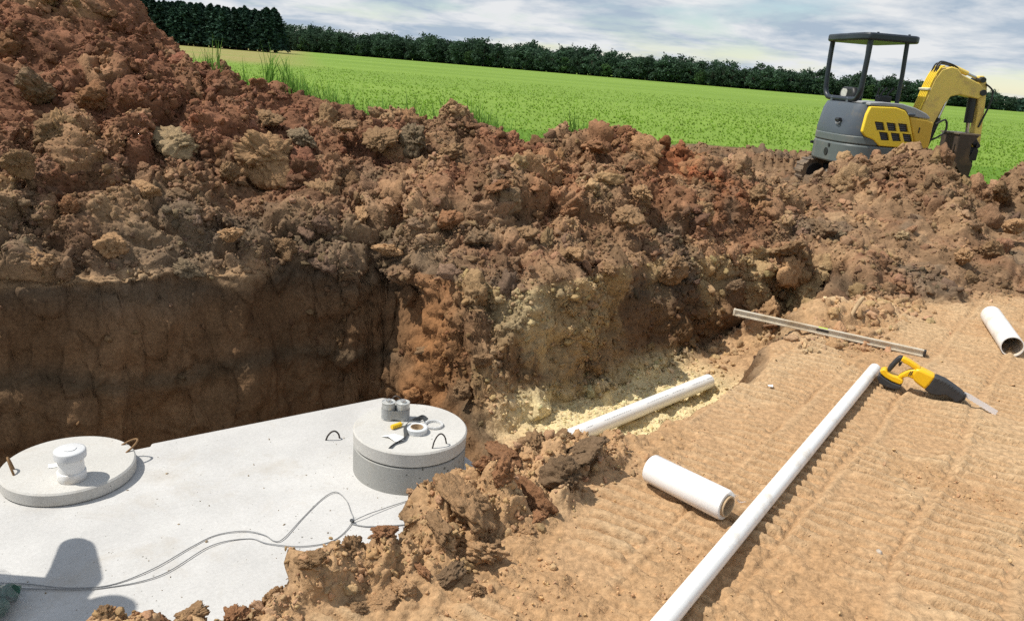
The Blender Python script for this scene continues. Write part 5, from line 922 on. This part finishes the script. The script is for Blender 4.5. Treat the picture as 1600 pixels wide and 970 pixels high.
st_ = bpy.data.objects.new('pebble', CLODS[2].data); COL.objects.link(st_); st_.location = (1.32, 2.364, gz(1.32, 2.364) + 0.004); st_.scale = (0.018, 0.015, 0.010); st_['tint'] = [0.42, 0.36, 0.30]; st_['scl'] = [0.004, 0.004, 0.004]; tag(st_, 'small pale round pebble on the tracked ground right of the long pipe', 'pebble')

# ================================================================== person crouching on the tank, outside the frame: only the shadow shows
def skin(name, chain, edges, m, parent, root=0):
    me = bpy.data.meshes.new(name); me.from_pydata([c[:3] for c in chain], edges, []); o = bpy.data.objects.new(name, me); COL.objects.link(o); o.parent = parent; me.materials.append(m)
    md = o.modifiers.new('skin', 'SKIN'); md.use_smooth_shade = True
    for v_, c in zip(me.skin_vertices[0].data, chain): v_.radius = (c[3], c[3] if len(c) < 5 else c[4])
    me.skin_vertices[0].data[root].use_root = True; o.modifiers.new('sub', 'SUBSURF').render_levels = 2; return o
per = empty('person', (-2.57, 2.43, TZ), rad(-90), 'person standing on the tank just left of the view, casting the shadow', 'person')
M_SKIN = mat('skin', (0.45, 0.27, 0.19), 0.5); M_SHIRT = mat('navy_shirt', (0.03, 0.045, 0.09), 0.85, var=0.15); M_JEAN = mat('jeans', (0.07, 0.09, 0.14), 0.9, var=0.2); M_HAIR = mat('dark_hair', (0.03, 0.02, 0.015), 0.7); M_BOOT = mat('boots', (0.09, 0.055, 0.03), 0.7)
# local x: to the person's right, y: forward
body = [(0, 0, .94, .14, .11), (0, .01, 1.14, .13, .10), (0, .0, 1.36, .16, .11), (0, .01, 1.47, .055), (0, .03, 1.58, .075, .095), (0, .02, 1.69, .075, .09),
        (.18, 0, 1.40, .06), (.27, -.03, 1.15, .043), (.27, .10, .94, .033), (.26, .15, .88, .028), (-.18, 0, 1.40, .06), (-.46, -.02, 1.16, .050), (-.27, .12, 1.02, .036), (-.20, .14, 1.0, .030),
        (.10, 0, .88, .085), (.11, .03, .48, .058), (.12, -.01, .10, .042), (.12, .10, .035, .038), (-.10, 0, .88, .085), (-.12, .03, .48, .058), (-.13, -.01, .10, .042), (-.13, .10, .035, .038)]
be = [(0, 1), (1, 2), (2, 3), (3, 4), (4, 5), (2, 6), (6, 7), (7, 8), (8, 9), (2, 10), (10, 11), (11, 12), (12, 13), (0, 14), (14, 15), (15, 16), (16, 17), (0, 18), (18, 19), (19, 20), (20, 21)]
skin('body', body, be, M_SKIN, per)
fat = lambda ids, k: [tuple(body[i][:3]) + (body[i][3] + k,) for i in ids]
skin('shirt', fat([0, 1, 2, 6, 7, 10, 11], 0.016), [(0, 1), (1, 2), (2, 3), (3, 4), (2, 5), (5, 6)], M_SHIRT, per)
skin('trousers', fat([0, 14, 15, 16, 18, 19, 20], 0.014), [(0, 1), (1, 2), (2, 3), (0, 4), (4, 5), (5, 6)], M_JEAN, per)
for sx in (-1, 1): skin('boot', [(sx * .125, -.02, .12, .05), (sx * .125, .0, .05, .05), (sx * .125, .14, .042, .045)], [(0, 1), (1, 2)], M_BOOT, per)
hr = MB().lathe([(0.0, 0.105), (0.05, 0.098), (0.082, 0.06), (0.095, 0.0), (0.088, -0.05)], 20).build('hair', M_HAIR, per, smooth=True); hr.location = (0, 0.0, 1.68); hr.rotation_euler = (0.25, 0, 0)
for hx, hy, hz in ((.26, .15, .88), (-.20, .14, 1.0)):
    for k in range(4): MB().tube([(hx + .02 - .014 * k, hy + .01, hz), (hx + .02 - .014 * k, hy + .045, hz - .03), (hx + .018 - .012 * k, hy + .045, hz - .075 + .006 * abs(k - 1))], [.009, .008, .006], 8).build('finger', M_SKIN, per, smooth=True)
    MB().tube([(hx - .02, hy, hz), (hx - .04, hy + .03, hz - .015), (hx - .035, hy + .05, hz - .045)], [.011, .010, .007], 8).build('thumb', M_SKIN, per, smooth=True)
